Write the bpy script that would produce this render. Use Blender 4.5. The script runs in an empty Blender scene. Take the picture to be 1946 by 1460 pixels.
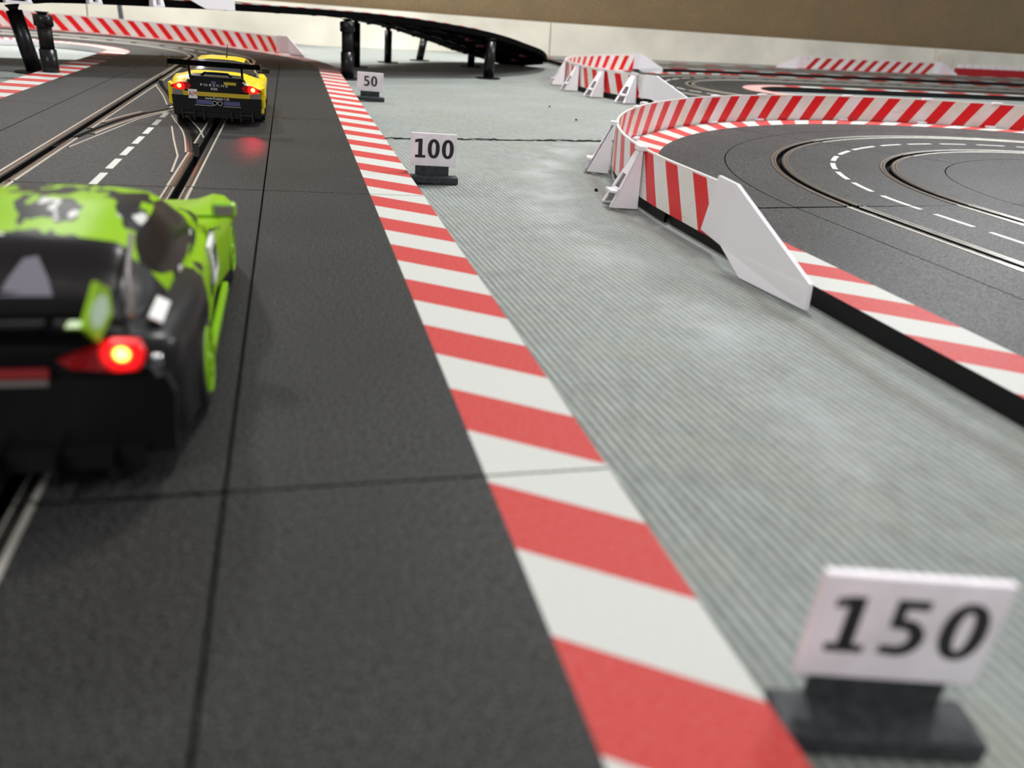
import bpy, bmesh, math, random
from mathutils import Vector, Matrix
random.seed(7)
S = bpy.context.scene
COL = S.collection
PI = math.pi
# ------------------------------------------------------------------ camera
# one unit is ten centimetres: carpet at z = 0, top of the left track at z = 0.1
EYE = Vector((0.0, 0.0, 1.23))
F = 1460.0; PPX, PPY = 973.0, 730.0
def cam_axes():
    v = Vector((548.0 - PPX, -(-8.0 - PPY), -F)).normalized()
    h = Vector((1.0, -0.1, 0.0))
    up = h.cross(v).normalized()
    if up.y < 0: up = -up
    return v.cross(up), v, up
rx, ry, rz = cam_axes()
cam = bpy.data.cameras.new('camera')
co = bpy.data.objects.new('camera', cam); COL.objects.link(co)
co.matrix_world = Matrix((rx, ry, rz)).to_4x4()
co.location = EYE
cam.sensor_fit = 'HORIZONTAL'; cam.sensor_width = 36.0; cam.lens = 36.0 * F / 1946.0
cam.clip_start = 0.02; cam.clip_end = 400
cam.dof.use_dof = True; cam.dof.focus_distance = 6.3; cam.dof.aperture_fstop = 0.95
S.camera = co
# ------------------------------------------------------------------ light
S.view_settings.view_transform = 'Standard'; S.view_settings.look = 'None'
S.view_settings.gamma = 1.0; S.view_settings.exposure = 0.0
W = bpy.data.worlds.new('room_light'); S.world = W; W.use_nodes = True
W.node_tree.nodes['Background'].inputs[0].default_value = (0.93, 0.95, 1.0, 1)
W.node_tree.nodes['Background'].inputs[1].default_value = 0.50
def area(name, loc, target, size, power, col=(1, 1, 1), sy=None):
    l = bpy.data.lights.new(name, 'AREA'); l.energy = power; l.color = col
    l.shape = 'RECTANGLE'; l.size = size; l.size_y = sy or size
    o = bpy.data.objects.new(name, l); COL.objects.link(o)
    o.location = loc; o.rotation_euler = (Vector(target) - Vector(loc)).to_track_quat('-Z', 'Y').to_euler()
    return o
area('ceiling_or_fill_lamp', (5.5, 13.0, 13.5), (4.0, 11.0, 0), 2.0, 2200, (1.0, 0.985, 0.95), 3.0)
area('ceiling_or_fill_lamp', (-5.5, 21.5, 11.0), (-4.6, 18.5, 0), 1.2, 900, (1.0, 0.99, 0.98))
area('ceiling_or_fill_lamp', (-6.0, -5.0, 11.0), (3.0, 5.0, 0), 3.5, 700, (1.0, 0.97, 0.95))  # added fill light behind the camera, brightens faces turned towards it
area('ceiling_or_fill_lamp', (13.0, 12.0, 9.0), (6.0, 5.5, 0), 2.5, 1150, (0.97, 0.98, 1.0))

sp = bpy.data.lights.new('spot_lamp', 'SPOT'); sp.energy = 18000; sp.spot_size = math.radians(26); sp.spot_blend = 0.55; sp.shadow_soft_size = 0.25
so = bpy.data.objects.new('spot_lamp', sp); COL.objects.link(so); so.location = (-5.4, 22.3, 12.5)
so.rotation_euler = (Vector((-4.6, 17.0, 0)) - so.location).to_track_quat('-Z', 'Y').to_euler()

sp2 = bpy.data.lights.new('spot_lamp', 'SPOT'); sp2.energy = 9000; sp2.spot_size = math.radians(44); sp2.spot_blend = 0.7; sp2.shadow_soft_size = 0.3
so2 = bpy.data.objects.new('spot_lamp', sp2); COL.objects.link(so2); so2.location = (2.6, 23.4, 10.5)
so2.rotation_euler = (Vector((2.6, 21.6, 0)) - so2.location).to_track_quat('-Z', 'Y').to_euler()

# the table top under the carpet climbs a little to the right
def lift(x): return 0.04 * max(0.0, x - 0.85)

# ------------------------------------------------------------------ shader helper
class X:
    nt = None
    def __init__(s, v): s.v = v
    @staticmethod
    def m(op, *a):
        n = X.nt.nodes.new('ShaderNodeMath'); n.operation = op
        for i, q in enumerate(a):
            q = q.v if isinstance(q, X) else q
            if isinstance(q, (int, float)): n.inputs[i].default_value = float(q)
            else: X.nt.links.new(q, n.inputs[i])
        return X(n.outputs[0])
    def __add__(s, o): return X.m('ADD', s, o)
    __radd__ = __add__
    def __sub__(s, o): return X.m('SUBTRACT', s, o)
    def __rsub__(s, o): return X.m('SUBTRACT', o, s)
    def __mul__(s, o): return X.m('MULTIPLY', s, o)
    __rmul__ = __mul__
    def __truediv__(s, o): return X.m('DIVIDE', s, o)
    def __neg__(s): return X.m('MULTIPLY', s, -1.0)
    def __gt__(s, o): return X.m('GREATER_THAN', s, o)
    def __lt__(s, o): return X.m('LESS_THAN', s, o)
    def __and__(s, o): return X.m('MULTIPLY', s, o)
    def __or__(s, o): return X.m('MAXIMUM', s, o)
    def inv(s): return X.m('SUBTRACT', 1.0, s)
    def abs(s): return X.m('ABSOLUTE', s)
    def fract(s): return X.m('FRACT', s)
    def sin(s): return X.m('SINE', s)
    def between(s, a, b): return (s > a) & (s < b)

class Mat:
    def __init__(s, name):
        s.m = bpy.data.materials.new(name); s.m.use_nodes = True
        s.nt = s.m.node_tree; s.b = s.nt.nodes['Principled BSDF']; X.nt = s.nt; s._tc = None
    def tc(s):
        if not s._tc: s._tc = s.nt.nodes.new('ShaderNodeTexCoord')
        return s._tc
    def sep(s, sock):
        n = s.nt.nodes.new('ShaderNodeSeparateXYZ'); s.nt.links.new(sock, n.inputs[0])
        return [X(o) for o in n.outputs]
    def uv(s): return s.sep(s.tc().outputs['UV'])[:2]
    def obj(s): return s.sep(s.tc().outputs['Object'])
    def pos(s):
        g = s.nt.nodes.new('ShaderNodeNewGeometry'); s.g = g
        return s.sep(g.outputs['Position'])
    def vec(s, x, y, z=0.0):
        n = s.nt.nodes.new('ShaderNodeCombineXYZ')
        for i, q in enumerate((x, y, z)):
            if isinstance(q, X): s.nt.links.new(q.v, n.inputs[i])
            else: n.inputs[i].default_value = q
        return n.outputs[0]
    def noise(s, scale, detail=2.0, vec=None, rough=0.5):
        n = s.nt.nodes.new('ShaderNodeTexNoise'); n.inputs['Scale'].default_value = scale
        n.inputs['Detail'].default_value = detail; n.inputs['Roughness'].default_value = rough
        s.nt.links.new(vec if vec is not None else s.tc().outputs['Object'], n.inputs['Vector'])
        return X(n.outputs['Fac'])
    def voro(s, scale, vec=None):
        n = s.nt.nodes.new('ShaderNodeTexVoronoi'); n.inputs['Scale'].default_value = scale
        s.nt.links.new(vec if vec is not None else s.tc().outputs['Object'], n.inputs['Vector'])
        return X(n.outputs['Distance'])
    def mix(s, f, a, b):
        n = s.nt.nodes.new('ShaderNodeMix'); n.data_type = 'RGBA'
        def put(i, q):
            if isinstance(q, X): s.nt.links.new(q.v, n.inputs[i])
            elif isinstance(q, tuple): n.inputs[i].default_value = (*q[:3], 1)
            elif isinstance(q, (int, float)): n.inputs[i].default_value = q
            else: s.nt.links.new(q, n.inputs[i])
        put(0, f); put(6, a); put(7, b); return n.outputs[2]
    def range(s, f, a, b, c, d):
        n = s.nt.nodes.new('ShaderNodeMapRange'); s.nt.links.new(f.v, n.inputs[0])
        for i, q in enumerate((a, b, c, d)): n.inputs[i + 1].default_value = q
        return X(n.outputs[0])
    def set(s, color=None, rough=0.5, metal=0.0, spec=0.5, coat=0.0):
        if color is not None:
            if isinstance(color, tuple): s.b.inputs['Base Color'].default_value = (*color, 1)
            else: s.nt.links.new(color, s.b.inputs['Base Color'])
        if isinstance(rough, X): s.nt.links.new(rough.v, s.b.inputs['Roughness'])
        else: s.b.inputs['Roughness'].default_value = rough
        if isinstance(metal, X): s.nt.links.new(metal.v, s.b.inputs['Metallic'])
        else: s.b.inputs['Metallic'].default_value = metal
        s.b.inputs['Specular IOR Level'].default_value = spec
        if coat: s.b.inputs['Coat Weight'].default_value = coat; s.b.inputs['Coat Roughness'].default_value = 0.05
        return s
    def bump(s, h, strength=0.3, dist=0.01):
        n = s.nt.nodes.new('ShaderNodeBump'); n.inputs['Strength'].default_value = strength
        n.inputs['Distance'].default_value = dist
        s.nt.links.new(h.v, n.inputs['Height']); s.nt.links.new(n.outputs[0], s.b.inputs['Normal'])
        return s
    def emit(s, col, st):
        if isinstance(col, tuple): s.b.inputs['Emission Color'].default_value = (*col, 1)
        else: s.nt.links.new(col, s.b.inputs['Emission Color'])
        if isinstance(st, X): s.nt.links.new(st.v, s.b.inputs['Emission Strength'])
        else: s.b.inputs['Emission Strength'].default_value = st
        return s
def sc(r, g, b):
    f = lambda c: (c / 255 / 12.92) if c / 255 <= 0.04045 else ((c / 255 + 0.055) / 1.055) ** 2.4
    return (f(r), f(g), f(b))
def plain(name, col, rough=0.5, metal=0.0, spec=0.5, coat=0.0, grain=0.0):
    m = Mat(name)
    if grain:
        n = m.noise(grain, 3)
        c = m.mix(m.range(n, 0.3, 0.7, 0.0, 1.0), tuple(q * 0.85 for q in col), tuple(min(1, q * 1.12) for q in col))
        m.set(c, rough, metal, spec, coat)
    else: m.set(col, rough, metal, spec, coat)
    return m.m
RED = sc(228, 10, 20); KWHITE = sc(196, 197, 191)

def asphalt(name, dash=False, tone=1.0):
    m = Mat(name)
    x, y, z = m.pos()
    v = m.vec(x, y, z)
    g = m.noise(120.0, 2.0, v, 0.7); big = m.noise(1.1, 4.0, v); fine = m.noise(38.0, 3.0, v)
    c = m.mix(m.range(g, 0.42, 0.64, 0.0, 1.0), tuple(q * tone for q in (0.0030, 0.0030, 0.0029)), tuple(q * tone for q in (0.086, 0.086, 0.083)))
    c = m.mix(m.range(big, 0.35, 0.7, 0.0, 0.35), c, (0.012 * tone, 0.012 * tone, 0.0115 * tone))
    if dash:
        u, w = m.uv()
        d = (w.abs() < 0.023) & ((u / 0.492).fract() < 0.72)
        c = m.mix(d, c, sc(205, 205, 198))
    m.set(c, m.range(fine, 0.3, 0.7, 0.40, 0.54), 0.0, 0.5); m.b.inputs['IOR'].default_value = 1.2
    m.bump(g, 0.35, 0.006)
    return m.m
M = {}
M['road'] = asphalt('track_asphalt', True)
M['shoulder'] = asphalt('shoulder_asphalt', False, 1.0)
M['road_lit'] = asphalt('lit_track_asphalt', True, 1.5); M['shoulder_lit'] = asphalt('lit_shoulder_asphalt', False, 1.5)  # same asphalt in a paler tone, carrying the stronger light on the right
SURF = {'r': 'road', 's': 'shoulder'}
def kerb_mat(name, period, phase=0.0, slant=0.0):
    m = Mat(name); u, w = m.uv()
    x, y, z = m.pos(); g = m.noise(70.0, 2.0, m.vec(x, y, z), 0.7)
    f = ((u + w * slant) / period + phase).fract() < 0.5
    c = m.mix(f, KWHITE, m.mix(m.range(g, .3, .7, 0, 1), sc(182, 46, 45), sc(194, 74, 68)))
    c = m.mix(m.range(g, 0.35, 0.65, 0.0, 0.10), c, (0.2, 0.2, 0.2))
    m.set(c, 0.55, 0.0, 0.3); m.b.inputs['IOR'].default_value = 1.3; m.bump(g, 0.15, 0.004)
    return m.m
M['kerb'] = kerb_mat('kerb_paint', 0.575)
M['kerb_long'] = kerb_mat('kerb_paint_long', 0.575, 0.682, 0.653)
M['kerb_slant'] = kerb_mat('kerb_paint_slanted', 0.575, 0.0, 0.82)
M['kerb_curve'] = kerb_mat('kerb_paint_curve', 0.311, 0.0, 0.5)
def barrier_mat(name, period, lean, phase, red=RED):
    m = Mat(name); u, w = m.uv()
    x, y, z = m.pos(); n = m.noise(3.0, 3.0, m.vec(x, y, z)); scr = m.noise(6.0, 2.0, m.vec(x * 0.7, y * 0.7, z * 14.0))
    f = ((u + w * lean) / period + phase).fract() < 0.46
    rim = (w > 0.318)
    wh = m.mix(m.range(n, 0.35, 0.65, 0, 1), sc(240, 234, 236), sc(230, 228, 214))
    wh = m.mix(m.range(scr, 0.66, 0.74, 0, 0.5), wh, sc(150, 120, 105))
    c = m.mix(f & rim.inv(), wh, red)
    m.set(c, 0.28, 0.0, 0.5)
    return m.m
M['barrier'] = barrier_mat('barrier_print', 0.39, 0.62, 0.10)
M['barrier_far'] = barrier_mat('barrier_print_far', 0.40, -0.9, 0.3)
M['white_plastic'] = plain('white_plastic', sc(240, 236, 240), 0.32, spec=0.5)
M['black_plastic'] = plain('black_plastic', (0.006, 0.006, 0.0065), 0.5, spec=0.25)
M['deck_black'] = plain('deck_black', (0.003, 0.003, 0.0032), 0.85, spec=0.03)
M['black_gloss'] = plain('black_gloss', (0.006, 0.006, 0.007), 0.28, spec=0.3)
M['slot'] = plain('slot_black', (0.003, 0.003, 0.003), 0.8, spec=0.05)
def rail_mat():
    m = Mat('rail_metal'); u, w = m.uv()
    x, y, z = m.pos(); n = m.noise(9.0, 3.0, m.vec(x, y, z))
    d = (w.abs() - 0.49).abs()
    edge = (d > 0.064) | (d < 0.035)
    c = m.mix(m.range(n, 0.4, 0.62, 0, 1), (0.26, 0.24, 0.215), (0.12, 0.11, 0.10))
    c = m.mix(edge, c, (0.82, 0.79, 0.70))
    m.set(c, 0.24, m.range(edge, 0, 1, 0.92, 0.55)); return m.m
M['rail'] = rail_mat()
M['rail_worn'] = plain('rail_worn', (0.15, 0.125, 0.10), 0.32, 0.85, grain=12.0)
M['rail_grey'] = plain('rail_grey', (0.20, 0.19, 0.175), 0.22, 0.95, grain=9.0)
M['rail_edge'] = plain('rail_edge', (0.82, 0.79, 0.70), 0.25, 0.55)

# ------------------------------------------------------------------ mesh builder
class MB:
    def __init__(s): s.v = []; s.f = []; s.uvs = []; s.mi = []; s.sm = []
    def vert(s, p): s.v.append(tuple(p)); return len(s.v) - 1
    def face(s, idx, uv=None, mi=0, sm=False):
        s.f.append(tuple(idx)); s.uvs.append(uv or [(0.0, 0.0)] * len(idx)); s.mi.append(mi); s.sm.append(sm)
    def box(s, c, d, M4=None, mi=0, taper=1.0):
        x, y, z = c; a, b, e = d[0] / 2, d[1] / 2, d[2] / 2
        P = []
        for k in (-1, 1):
            t = taper if k > 0 else 1.0
            for (i, j) in ((-1, -1), (1, -1), (1, 1), (-1, 1)):
                p = Vector((x + i * a * t, y + j * b * t, z + k * e))
                if M4 is not None: p = M4 @ p
                P.append(s.vert(p))
        for q in ((3, 2, 1, 0), (4, 5, 6, 7), (0, 1, 5, 4), (1, 2, 6, 5), (2, 3, 7, 6), (3, 0, 4, 7)):
            s.face([P[i] for i in q], mi=mi)
        return s
    def tube(s, pts, r, n=12, caps=True, mi=0, sm=True):
        rings = []
        for i, p in enumerate(pts):
            p = Vector(p); a = Vector(pts[max(i - 1, 0)]); b = Vector(pts[min(i + 1, len(pts) - 1)])
            d = (b - a).normalized(); q = d.to_track_quat('Z', 'Y')
            rr = r[i] if isinstance(r, (list, tuple)) else r
            rings.append([s.vert(p + q @ Vector((rr * math.cos(2 * PI * k / n), rr * math.sin(2 * PI * k / n), 0))) for k in range(n)])
        for i in range(len(rings) - 1):
            for k in range(n):
                s.face([rings[i][k], rings[i][(k + 1) % n], rings[i + 1][(k + 1) % n], rings[i + 1][k]], mi=mi, sm=sm)
        if caps: s.face(rings[0][::-1], mi=mi); s.face(rings[-1], mi=mi)
        return s
    def prism(s, poly, axis_fn, t0, t1, mi=0):
        n = len(poly); A = [s.vert(axis_fn(a, b, t0)) for a, b in poly]; B = [s.vert(axis_fn(a, b, t1)) for a, b in poly]
        s.face(A[::-1], mi=mi); s.face(B, mi=mi)
        for i in range(n): s.face([A[i], A[(i + 1) % n], B[(i + 1) % n], B[i]], mi=mi)
        return s
    def sweep(s, path, sec, mi=0, sm=False, u0=0.0, closed=False, caps=False, zfn=None):
        # path: (x, y, tx, ty, s); sec: (offset to the right, z)
        rows = []
        for (x, y, tx, ty, u) in path:
            rows.append([(s.vert((x + o * ty, y - o * tx, z + (zfn(u) if zfn else 0))), (u + u0, o)) for o, z in sec])
        n = len(sec); rng = range(n if closed else n - 1)
        # second uv coordinate: offset for flat faces, height for upright ones
        for i in range(len(rows) - 1):
            for k in rng:
                j = (k + 1) % n
                up = abs(sec[k][1] - sec[j][1]) > abs(sec[k][0] - sec[j][0])
                w = (lambda q: sec[q][1]) if up else (lambda q: sec[q][0])
                u_a = path[i][4] + u0; u_b = path[i + 1][4] + u0
                s.face([rows[i][k][0], rows[i][j][0], rows[i + 1][j][0], rows[i + 1][k][0]],
                       [(u_a, w(k)), (u_a, w(j)), (u_b, w(j)), (u_b, w(k))], mi=mi, sm=sm)
        if caps:
            s.face([q[0] for q in rows[0]][::-1], mi=mi); s.face([q[0] for q in rows[-1]], mi=mi)
        return s
    def build(s, name, mats, parent=None, world=True, bevel=0.0, smooth=False, local=False):
        me = bpy.data.meshes.new(name)
        off = Vector((0, 0, 0))
        if parent is not None and world: off = parent_loc(parent)
        V = []
        for p in s.v:
            p = Vector(p)
            if world: p = Vector((p.x, p.y, p.z + lift(p.x))) - off
            V.append(p)
        me.from_pydata(V, [], s.f)
        ul = me.uv_layers.new(name='UVMap'); k = 0
        for uv in s.uvs:
            for q in uv: ul.data[k].uv = q; k += 1
        for i, pl in enumerate(me.polygons): pl.material_index = s.mi[i]; pl.use_smooth = s.sm[i] or smooth
        if not isinstance(mats, (list, tuple)): mats = [mats]
        for q in mats: me.materials.append(M[q] if isinstance(q, str) else q)
        me.update()
        bm = bmesh.new(); bm.from_mesh(me); bmesh.ops.remove_doubles(bm, verts=bm.verts, dist=1e-5)
        bmesh.ops.recalc_face_normals(bm, faces=bm.faces); bm.to_mesh(me); bm.free()
        o = bpy.data.objects.new(name, me); COL.objects.link(o)
        if parent is not None: o.parent = parent
        if bevel:
            b = o.modifiers.new('bevel', 'BEVEL'); b.width = bevel; b.segments = 2; b.limit_method = 'ANGLE'
        return o
LOCS = {}
def parent_loc(p):
    v = Vector((0, 0, 0))
    while p is not None: v += p.location; p = p.parent
    return v
def tag(o, label=None, cat=None, group=None, kind=None):
    if label: o['label'] = label
    if cat: o['category'] = cat
    if group: o['group'] = group
    if kind: o['kind'] = kind
    return o
def thing(name, x, y, z=0.0, rotz=0.0, label=None, cat=None, group=None, kind=None, lifted=True):
    o = bpy.data.objects.new(name, None); o.empty_display_size = 0.1; COL.objects.link(o)
    o.location = (x, y, z + (lift(x) if lifted else 0)); o.rotation_euler = (0, 0, rotz)
    return tag(o, label, cat, group, kind)
def line(x0, y0, x1, y1, n=2, s0=0.0):
    L = math.hypot(x1 - x0, y1 - y0); tx, ty = (x1 - x0) / L, (y1 - y0) / L
    return [(x0 + tx * L * i / (n - 1), y0 + ty * L * i / (n - 1), tx, ty, s0 + L * i / (n - 1)) for i in range(n)]
def arc(cx, cy, R, a0, a1, n=None, s0=0.0):
    # degrees; a1 > a0 runs counter-clockwise
    n = n or max(4, int(abs(a1 - a0) / 2.0) + 1); sg = 1 if a1 > a0 else -1; P = []
    for i in range(n):
        a = math.radians(a0 + (a1 - a0) * i / (n - 1))
        P.append((cx + R * math.cos(a), cy + R * math.sin(a), -sg * math.sin(a), sg * math.cos(a), s0 + R * abs(a - math.radians(a0))))
    return P
def shift(P, ds): return [(x, y, a, b, s + ds) for x, y, a, b, s in P]

# ------------------------------------------------------------------ setting
T = 0.1
def sheet(name, x0, x1, y0, y1, z, mat, nx=2, zfn=None, thick=0.02):
    mb = MB(); xs = [x0] + ([0.85] if x0 < 0.85 < x1 else []) + [x1]
    if zfn: xs = [x0 + (x1 - x0) * i / nx for i in range(nx + 1)]
    for i in range(len(xs) - 1):
        a, b = xs[i], xs[i + 1]
        t = [mb.vert((a, y0, z)), mb.vert((b, y0, z)), mb.vert((b, y1, z)), mb.vert((a, y1, z))]
        u = [mb.vert((a, y0, z - thick)), mb.vert((b, y0, z - thick)), mb.vert((b, y1, z - thick)), mb.vert((a, y1, z - thick))]
        mb.face(t); mb.face(u[::-1]); mb.face([t[0], u[0], u[1], t[1]]); mb.face([t[3], t[2], u[2], u[3]])
        if i == 0: mb.face([t[0], t[3], u[3], u[0]])
        if i == len(xs) - 2: mb.face([t[1], u[1], u[2], t[2]])
    return mb.build(name, mat)
M['table'] = plain('table_board', sc(150, 130, 100), 0.6, grain=3.0)
tag(sheet('floor', -14, 34, -3, 25.6, -0.021, 'table', thick=0.1), kind='structure')

def carpet_mat(name, rib_strength, light=0.0):
    m = Mat(name); x, y, z = m.pos()
    wob = m.noise(1.6, 2.0, m.vec(x, y, 0.0))
    a = x * 0.9979 + y * 0.0645 + wob * 0.02            # across the ribs
    b = y * 0.9979 - x * 0.0645
    rib = (a * (2 * PI / 0.0335)).sin() * 0.5 + 0.5
    loop = m.noise(1.0, 2.0, m.vec(a * 26.0, b * 8.0, 0.0), 0.6)
    cross = (b * (2 * PI / 0.075) + m.noise(2.0, 1.0, m.vec(a * 9.0, b, 0.0)) * 22.0).sin() * 0.5 + 0.5
    fine = m.noise(60.0, 3.0, m.vec(x, y, z), 0.7); big = m.noise(0.8, 3.0, m.vec(x, y, 0.0)); mid = m.noise(3.2, 3.0, m.vec(x, y, 3.0))
    h = rib * (m.noise(1.0, 2.0, m.vec(a * 12.0, b * 5.0, 7.0)) * 1.6 - 0.05) * rib_strength + loop * 0.70 + fine * 0.55 + cross * 0.10 * rib_strength
    c = m.mix(m.range(h, 0.42, 1.15 + 0.50 * rib_strength, 0, 1), sc(90 + light, 96 + light, 93 + light), sc(152 + light, 158 + light, 152 + light))
    c = m.mix(m.range(mid, 0.50, 0.72, 0, 0.22), c, sc(140, 140, 108))
    c = m.mix(m.range(big, 0.45, 0.7, 0, 0.25), c, sc(158, 165, 162))
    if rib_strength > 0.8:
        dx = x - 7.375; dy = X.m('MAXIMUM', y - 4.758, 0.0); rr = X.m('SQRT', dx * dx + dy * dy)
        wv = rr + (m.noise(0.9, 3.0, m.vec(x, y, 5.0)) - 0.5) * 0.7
        band = m.range((wv - 5.62).abs(), 0.05, 0.32, 1.0, 0.0)  # highlight streak on the carpet, painted as a pale arc outside the barrier
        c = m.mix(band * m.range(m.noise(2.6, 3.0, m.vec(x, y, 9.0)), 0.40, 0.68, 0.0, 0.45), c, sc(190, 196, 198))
        barrier_shade = m.range((rr + (m.noise(1.5, 2.0, m.vec(x, y, 2.0)) - 0.5) * 0.2 - 5.14).abs(), 0.0, 0.09, 1.0, 0.0)  # cast shadow of the barrier, painted as a brown arc along its foot
        c = m.mix(barrier_shade * 0.55, c, sc(92, 84, 74))
    m.set(c, 0.72, 0.0, 0.35); m.b.inputs['Sheen Weight'].default_value = 0.25; m.b.inputs['Sheen Roughness'].default_value = 0.4
    m.bump(h, 0.45, 0.02)
    return m.m
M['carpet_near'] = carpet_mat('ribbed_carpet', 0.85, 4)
M['carpet_far'] = carpet_mat('grey_carpet', 0.45, 6)
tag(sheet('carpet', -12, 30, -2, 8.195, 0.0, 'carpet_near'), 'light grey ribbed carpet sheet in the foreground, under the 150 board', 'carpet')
tag(sheet('carpet', -12, 30, 8.215, 24.815, 0.0, 'carpet_far'), 'smoother grey carpet sheet behind the cross seam, reaching the back wall', 'carpet')
# frayed dark yarn along the seam
mb = MB(); pts = []
x = -6.0
while x < 12: pts.append((x, 8.205 + random.uniform(-0.012, 0.012), 0.004 + random.uniform(0, 0.010))); x += 0.045
mb.tube(pts, [random.uniform(0.004, 0.011) for _ in pts], 5)
M['yarn'] = plain('dark_yarn', (0.03, 0.035, 0.035), 0.9)
tag(mb.build('carpet_fringe', 'yarn'), 'thin dark frayed seam between the two carpet sheets', 'carpet seam', kind='stuff')

m = Mat('brown_board'); x, y, z = m.pos()
n1 = m.noise(1.2, 5.0, m.vec(x, y, z)); n2 = m.noise(26.0, 4.0, m.vec(x, y, z), 0.7); n3 = m.noise(7.0, 3.0, m.vec(x * 0.6, y, z * 2.0))
c = m.mix(m.range(n2, 0.35, 0.65, 0, 1), sc(126, 104, 72), sc(158, 134, 98))
c = m.mix(m.range(n1, 0.4, 0.65, 0, 0.55), c, sc(128, 112, 84))
c = m.mix(m.range(n3, 0.62, 0.72, 0, 0.35), c, sc(88, 70, 48))
m.set(c, 0.62); M['brown'] = m.m
mb = MB(); mb.box((9, 25.45, 4.5), (50, 0.3, 11)); o = mb.build('wall_back', 'brown', world=False); tag(o, kind='structure')
mb = MB(); mb.box((-12.6, 11.5, 3.5), (0.3, 28.5, 9)); M['wallside'] = plain('painted_wall', sc(190, 184, 170), 0.8)
tag(mb.build('wall_left', 'wallside', world=False), kind='structure')

def border_panel(x0, x1, zt0, zt1, label, y=25.0, lean=0.12):
    mb = MB(); R_ = []
    for (x, zt) in [(x0, zt0)] + ([(0.85, zt0 + (zt1 - zt0) * (0.85 - x0) / (x1 - x0))] if x0 < 0.85 < x1 else []) + [(x1, zt1)]:
        R_.append([mb.vert((x, yy, z)) for (yy, z) in ((y - lean - 0.06, lift(x) + 0.003), (y - 0.03, zt), (y + 0.03, zt), (y - lean, lift(x) + 0.003))])
    for P, Q in zip(R_, R_[1:]):
        for k in range(4): mb.face([P[k], P[(k + 1) % 4], Q[(k + 1) % 4], Q[k]])
    mb.face(R_[0][::-1]); mb.face(R_[-1])
    return tag(mb.build('border_board', 'cream', world=False), label, 'border board', 'white boards along the back wall')
M['cream'] = plain('cream_board', sc(236, 230, 214), 0.55, grain=0.7)
ztop = lambda x: 0.90 + 0.028 * x if x > -2 else 0.86
bp = [(-12.0, -5.2, 'leftmost cream white border board behind the left hairpin barrier'),
      (-5.17, 7.75, 'long cream border board under the bridge, against the brown back wall'),
      (7.78, 22.1, 'cream border board behind the short far striped barrier, middle of the back wall'),
      (22.13, 30.0, 'rightmost cream border board, behind the red and white block barrier')]
for a, b, l in bp: border_panel(a, b, ztop(a) + 0.10, ztop(b) + 0.10, l)
mb = MB(); mb.box((22.55, 24.80, 1.12), (0.55, 0.03, 0.78)); tag(mb.build('joining_strip', 'cream', world=False), 'narrow cream strip covering the joint of two border boards on the right', 'strip')

# ------------------------------------------------------------------ track pieces
def road_section():
    g, d = 0.024, 0.06; r = []
    r += [(-0.98, 0.012), (-0.98, T)]
    for c in (-0.49, 0.49): r += [(c - g, T), (c - g, T - d), (c + g, T - d), (c + g, T)]
    r += [(0.98, T), (0.98, 0.012)]
    return r
def rails(path, root, offs=(-0.49, 0.49), worn=False, zfn=None):
    for c in offs:
        for sg in (-1, 1):
            a, b = sorted((c + sg * 0.030, c + sg * 0.078)); mid = (a + b) / 2
            sec = [(a, T - 0.004), (a, T + 0.004), (a + 0.010, T + 0.007), (mid, T + 0.003), (b - 0.010, T + 0.007), (b, T + 0.004), (b, T - 0.004)]
            MB().sweep(path, sec, zfn=zfn).build('rail', 'rail_worn' if worn else 'rail', root)
def track_piece(path, name, label, cat='track piece', worn=False, gap=0.006, with_rails=True, u0=0.0, group='slot car track pieces'):
    # pull both ends in a little: the joint shows as a fine dark line
    P = list(path)
    def pull(a, b, g):
        L = math.hypot(b[0] - a[0], b[1] - a[1]); t = g / L
        return (a[0] + (b[0] - a[0]) * t, a[1] + (b[1] - a[1]) * t, a[2], a[3], a[4] + (b[4] - a[4]) * t)
    P[0] = pull(P[0], P[1], gap); P[-1] = pull(P[-1], P[-2], gap)
    q = P[len(P) // 2]
    root = thing(name, q[0], q[1], 0.0, 0, label, cat, group)
    sec = road_section()
    mb = MB(); mb.sweep(P, sec, u0=u0)
    # groove faces black
    k = 0; n = len(sec) - 1
    for i in range(len(mb.f)):
        j = i % n
        mb.mi[i] = 1 if (j in (2, 3, 4, 6, 7, 8)) else (2 if j in (0, n - 1) else 0)
    mb.build('roadway', [SURF['r'], 'slot', 'black_plastic'], root)
    if with_rails: rails(P, root, worn=worn)
    return root
def border_piece(path, side, off_in, off_out, label, kerb='kerb', kw=0.36, name='track_border', white_side=False, gap=0.006, u0=0.0, phase=0.0):
    # side +1: right of the heading; kerb along the outer edge
    q = path[len(path) // 2]
    o_mid = side * (off_in + off_out) / 2
    root = thing(name, q[0] + o_mid * q[3], q[1] - o_mid * q[2], 0.0, 0, label, 'track border', 'track borders')
    a = side * (off_in + 0.010); k0 = side * (off_out - kw); k1 = side * off_out
    if off_out - kw > off_in + 0.02:
        MB().sweep(path, [(a, 0.012), (a, T), (k0, T)]).build('shoulder', SURF['s'], root)
    mb = MB().sweep(path, [(k0, T), (k1, T)], u0=u0)
    mb.build('kerb', kerb, root)
    MB().sweep(path, [(k1, T - 0.0005), (k1 , 0.006), (k1 - side * 0.02, 0.006), (k1 - side * 0.02, T - 0.01)]).build('edge_wall', 'white_plastic' if white_side else 'black_plastic', root)
    return root

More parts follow.
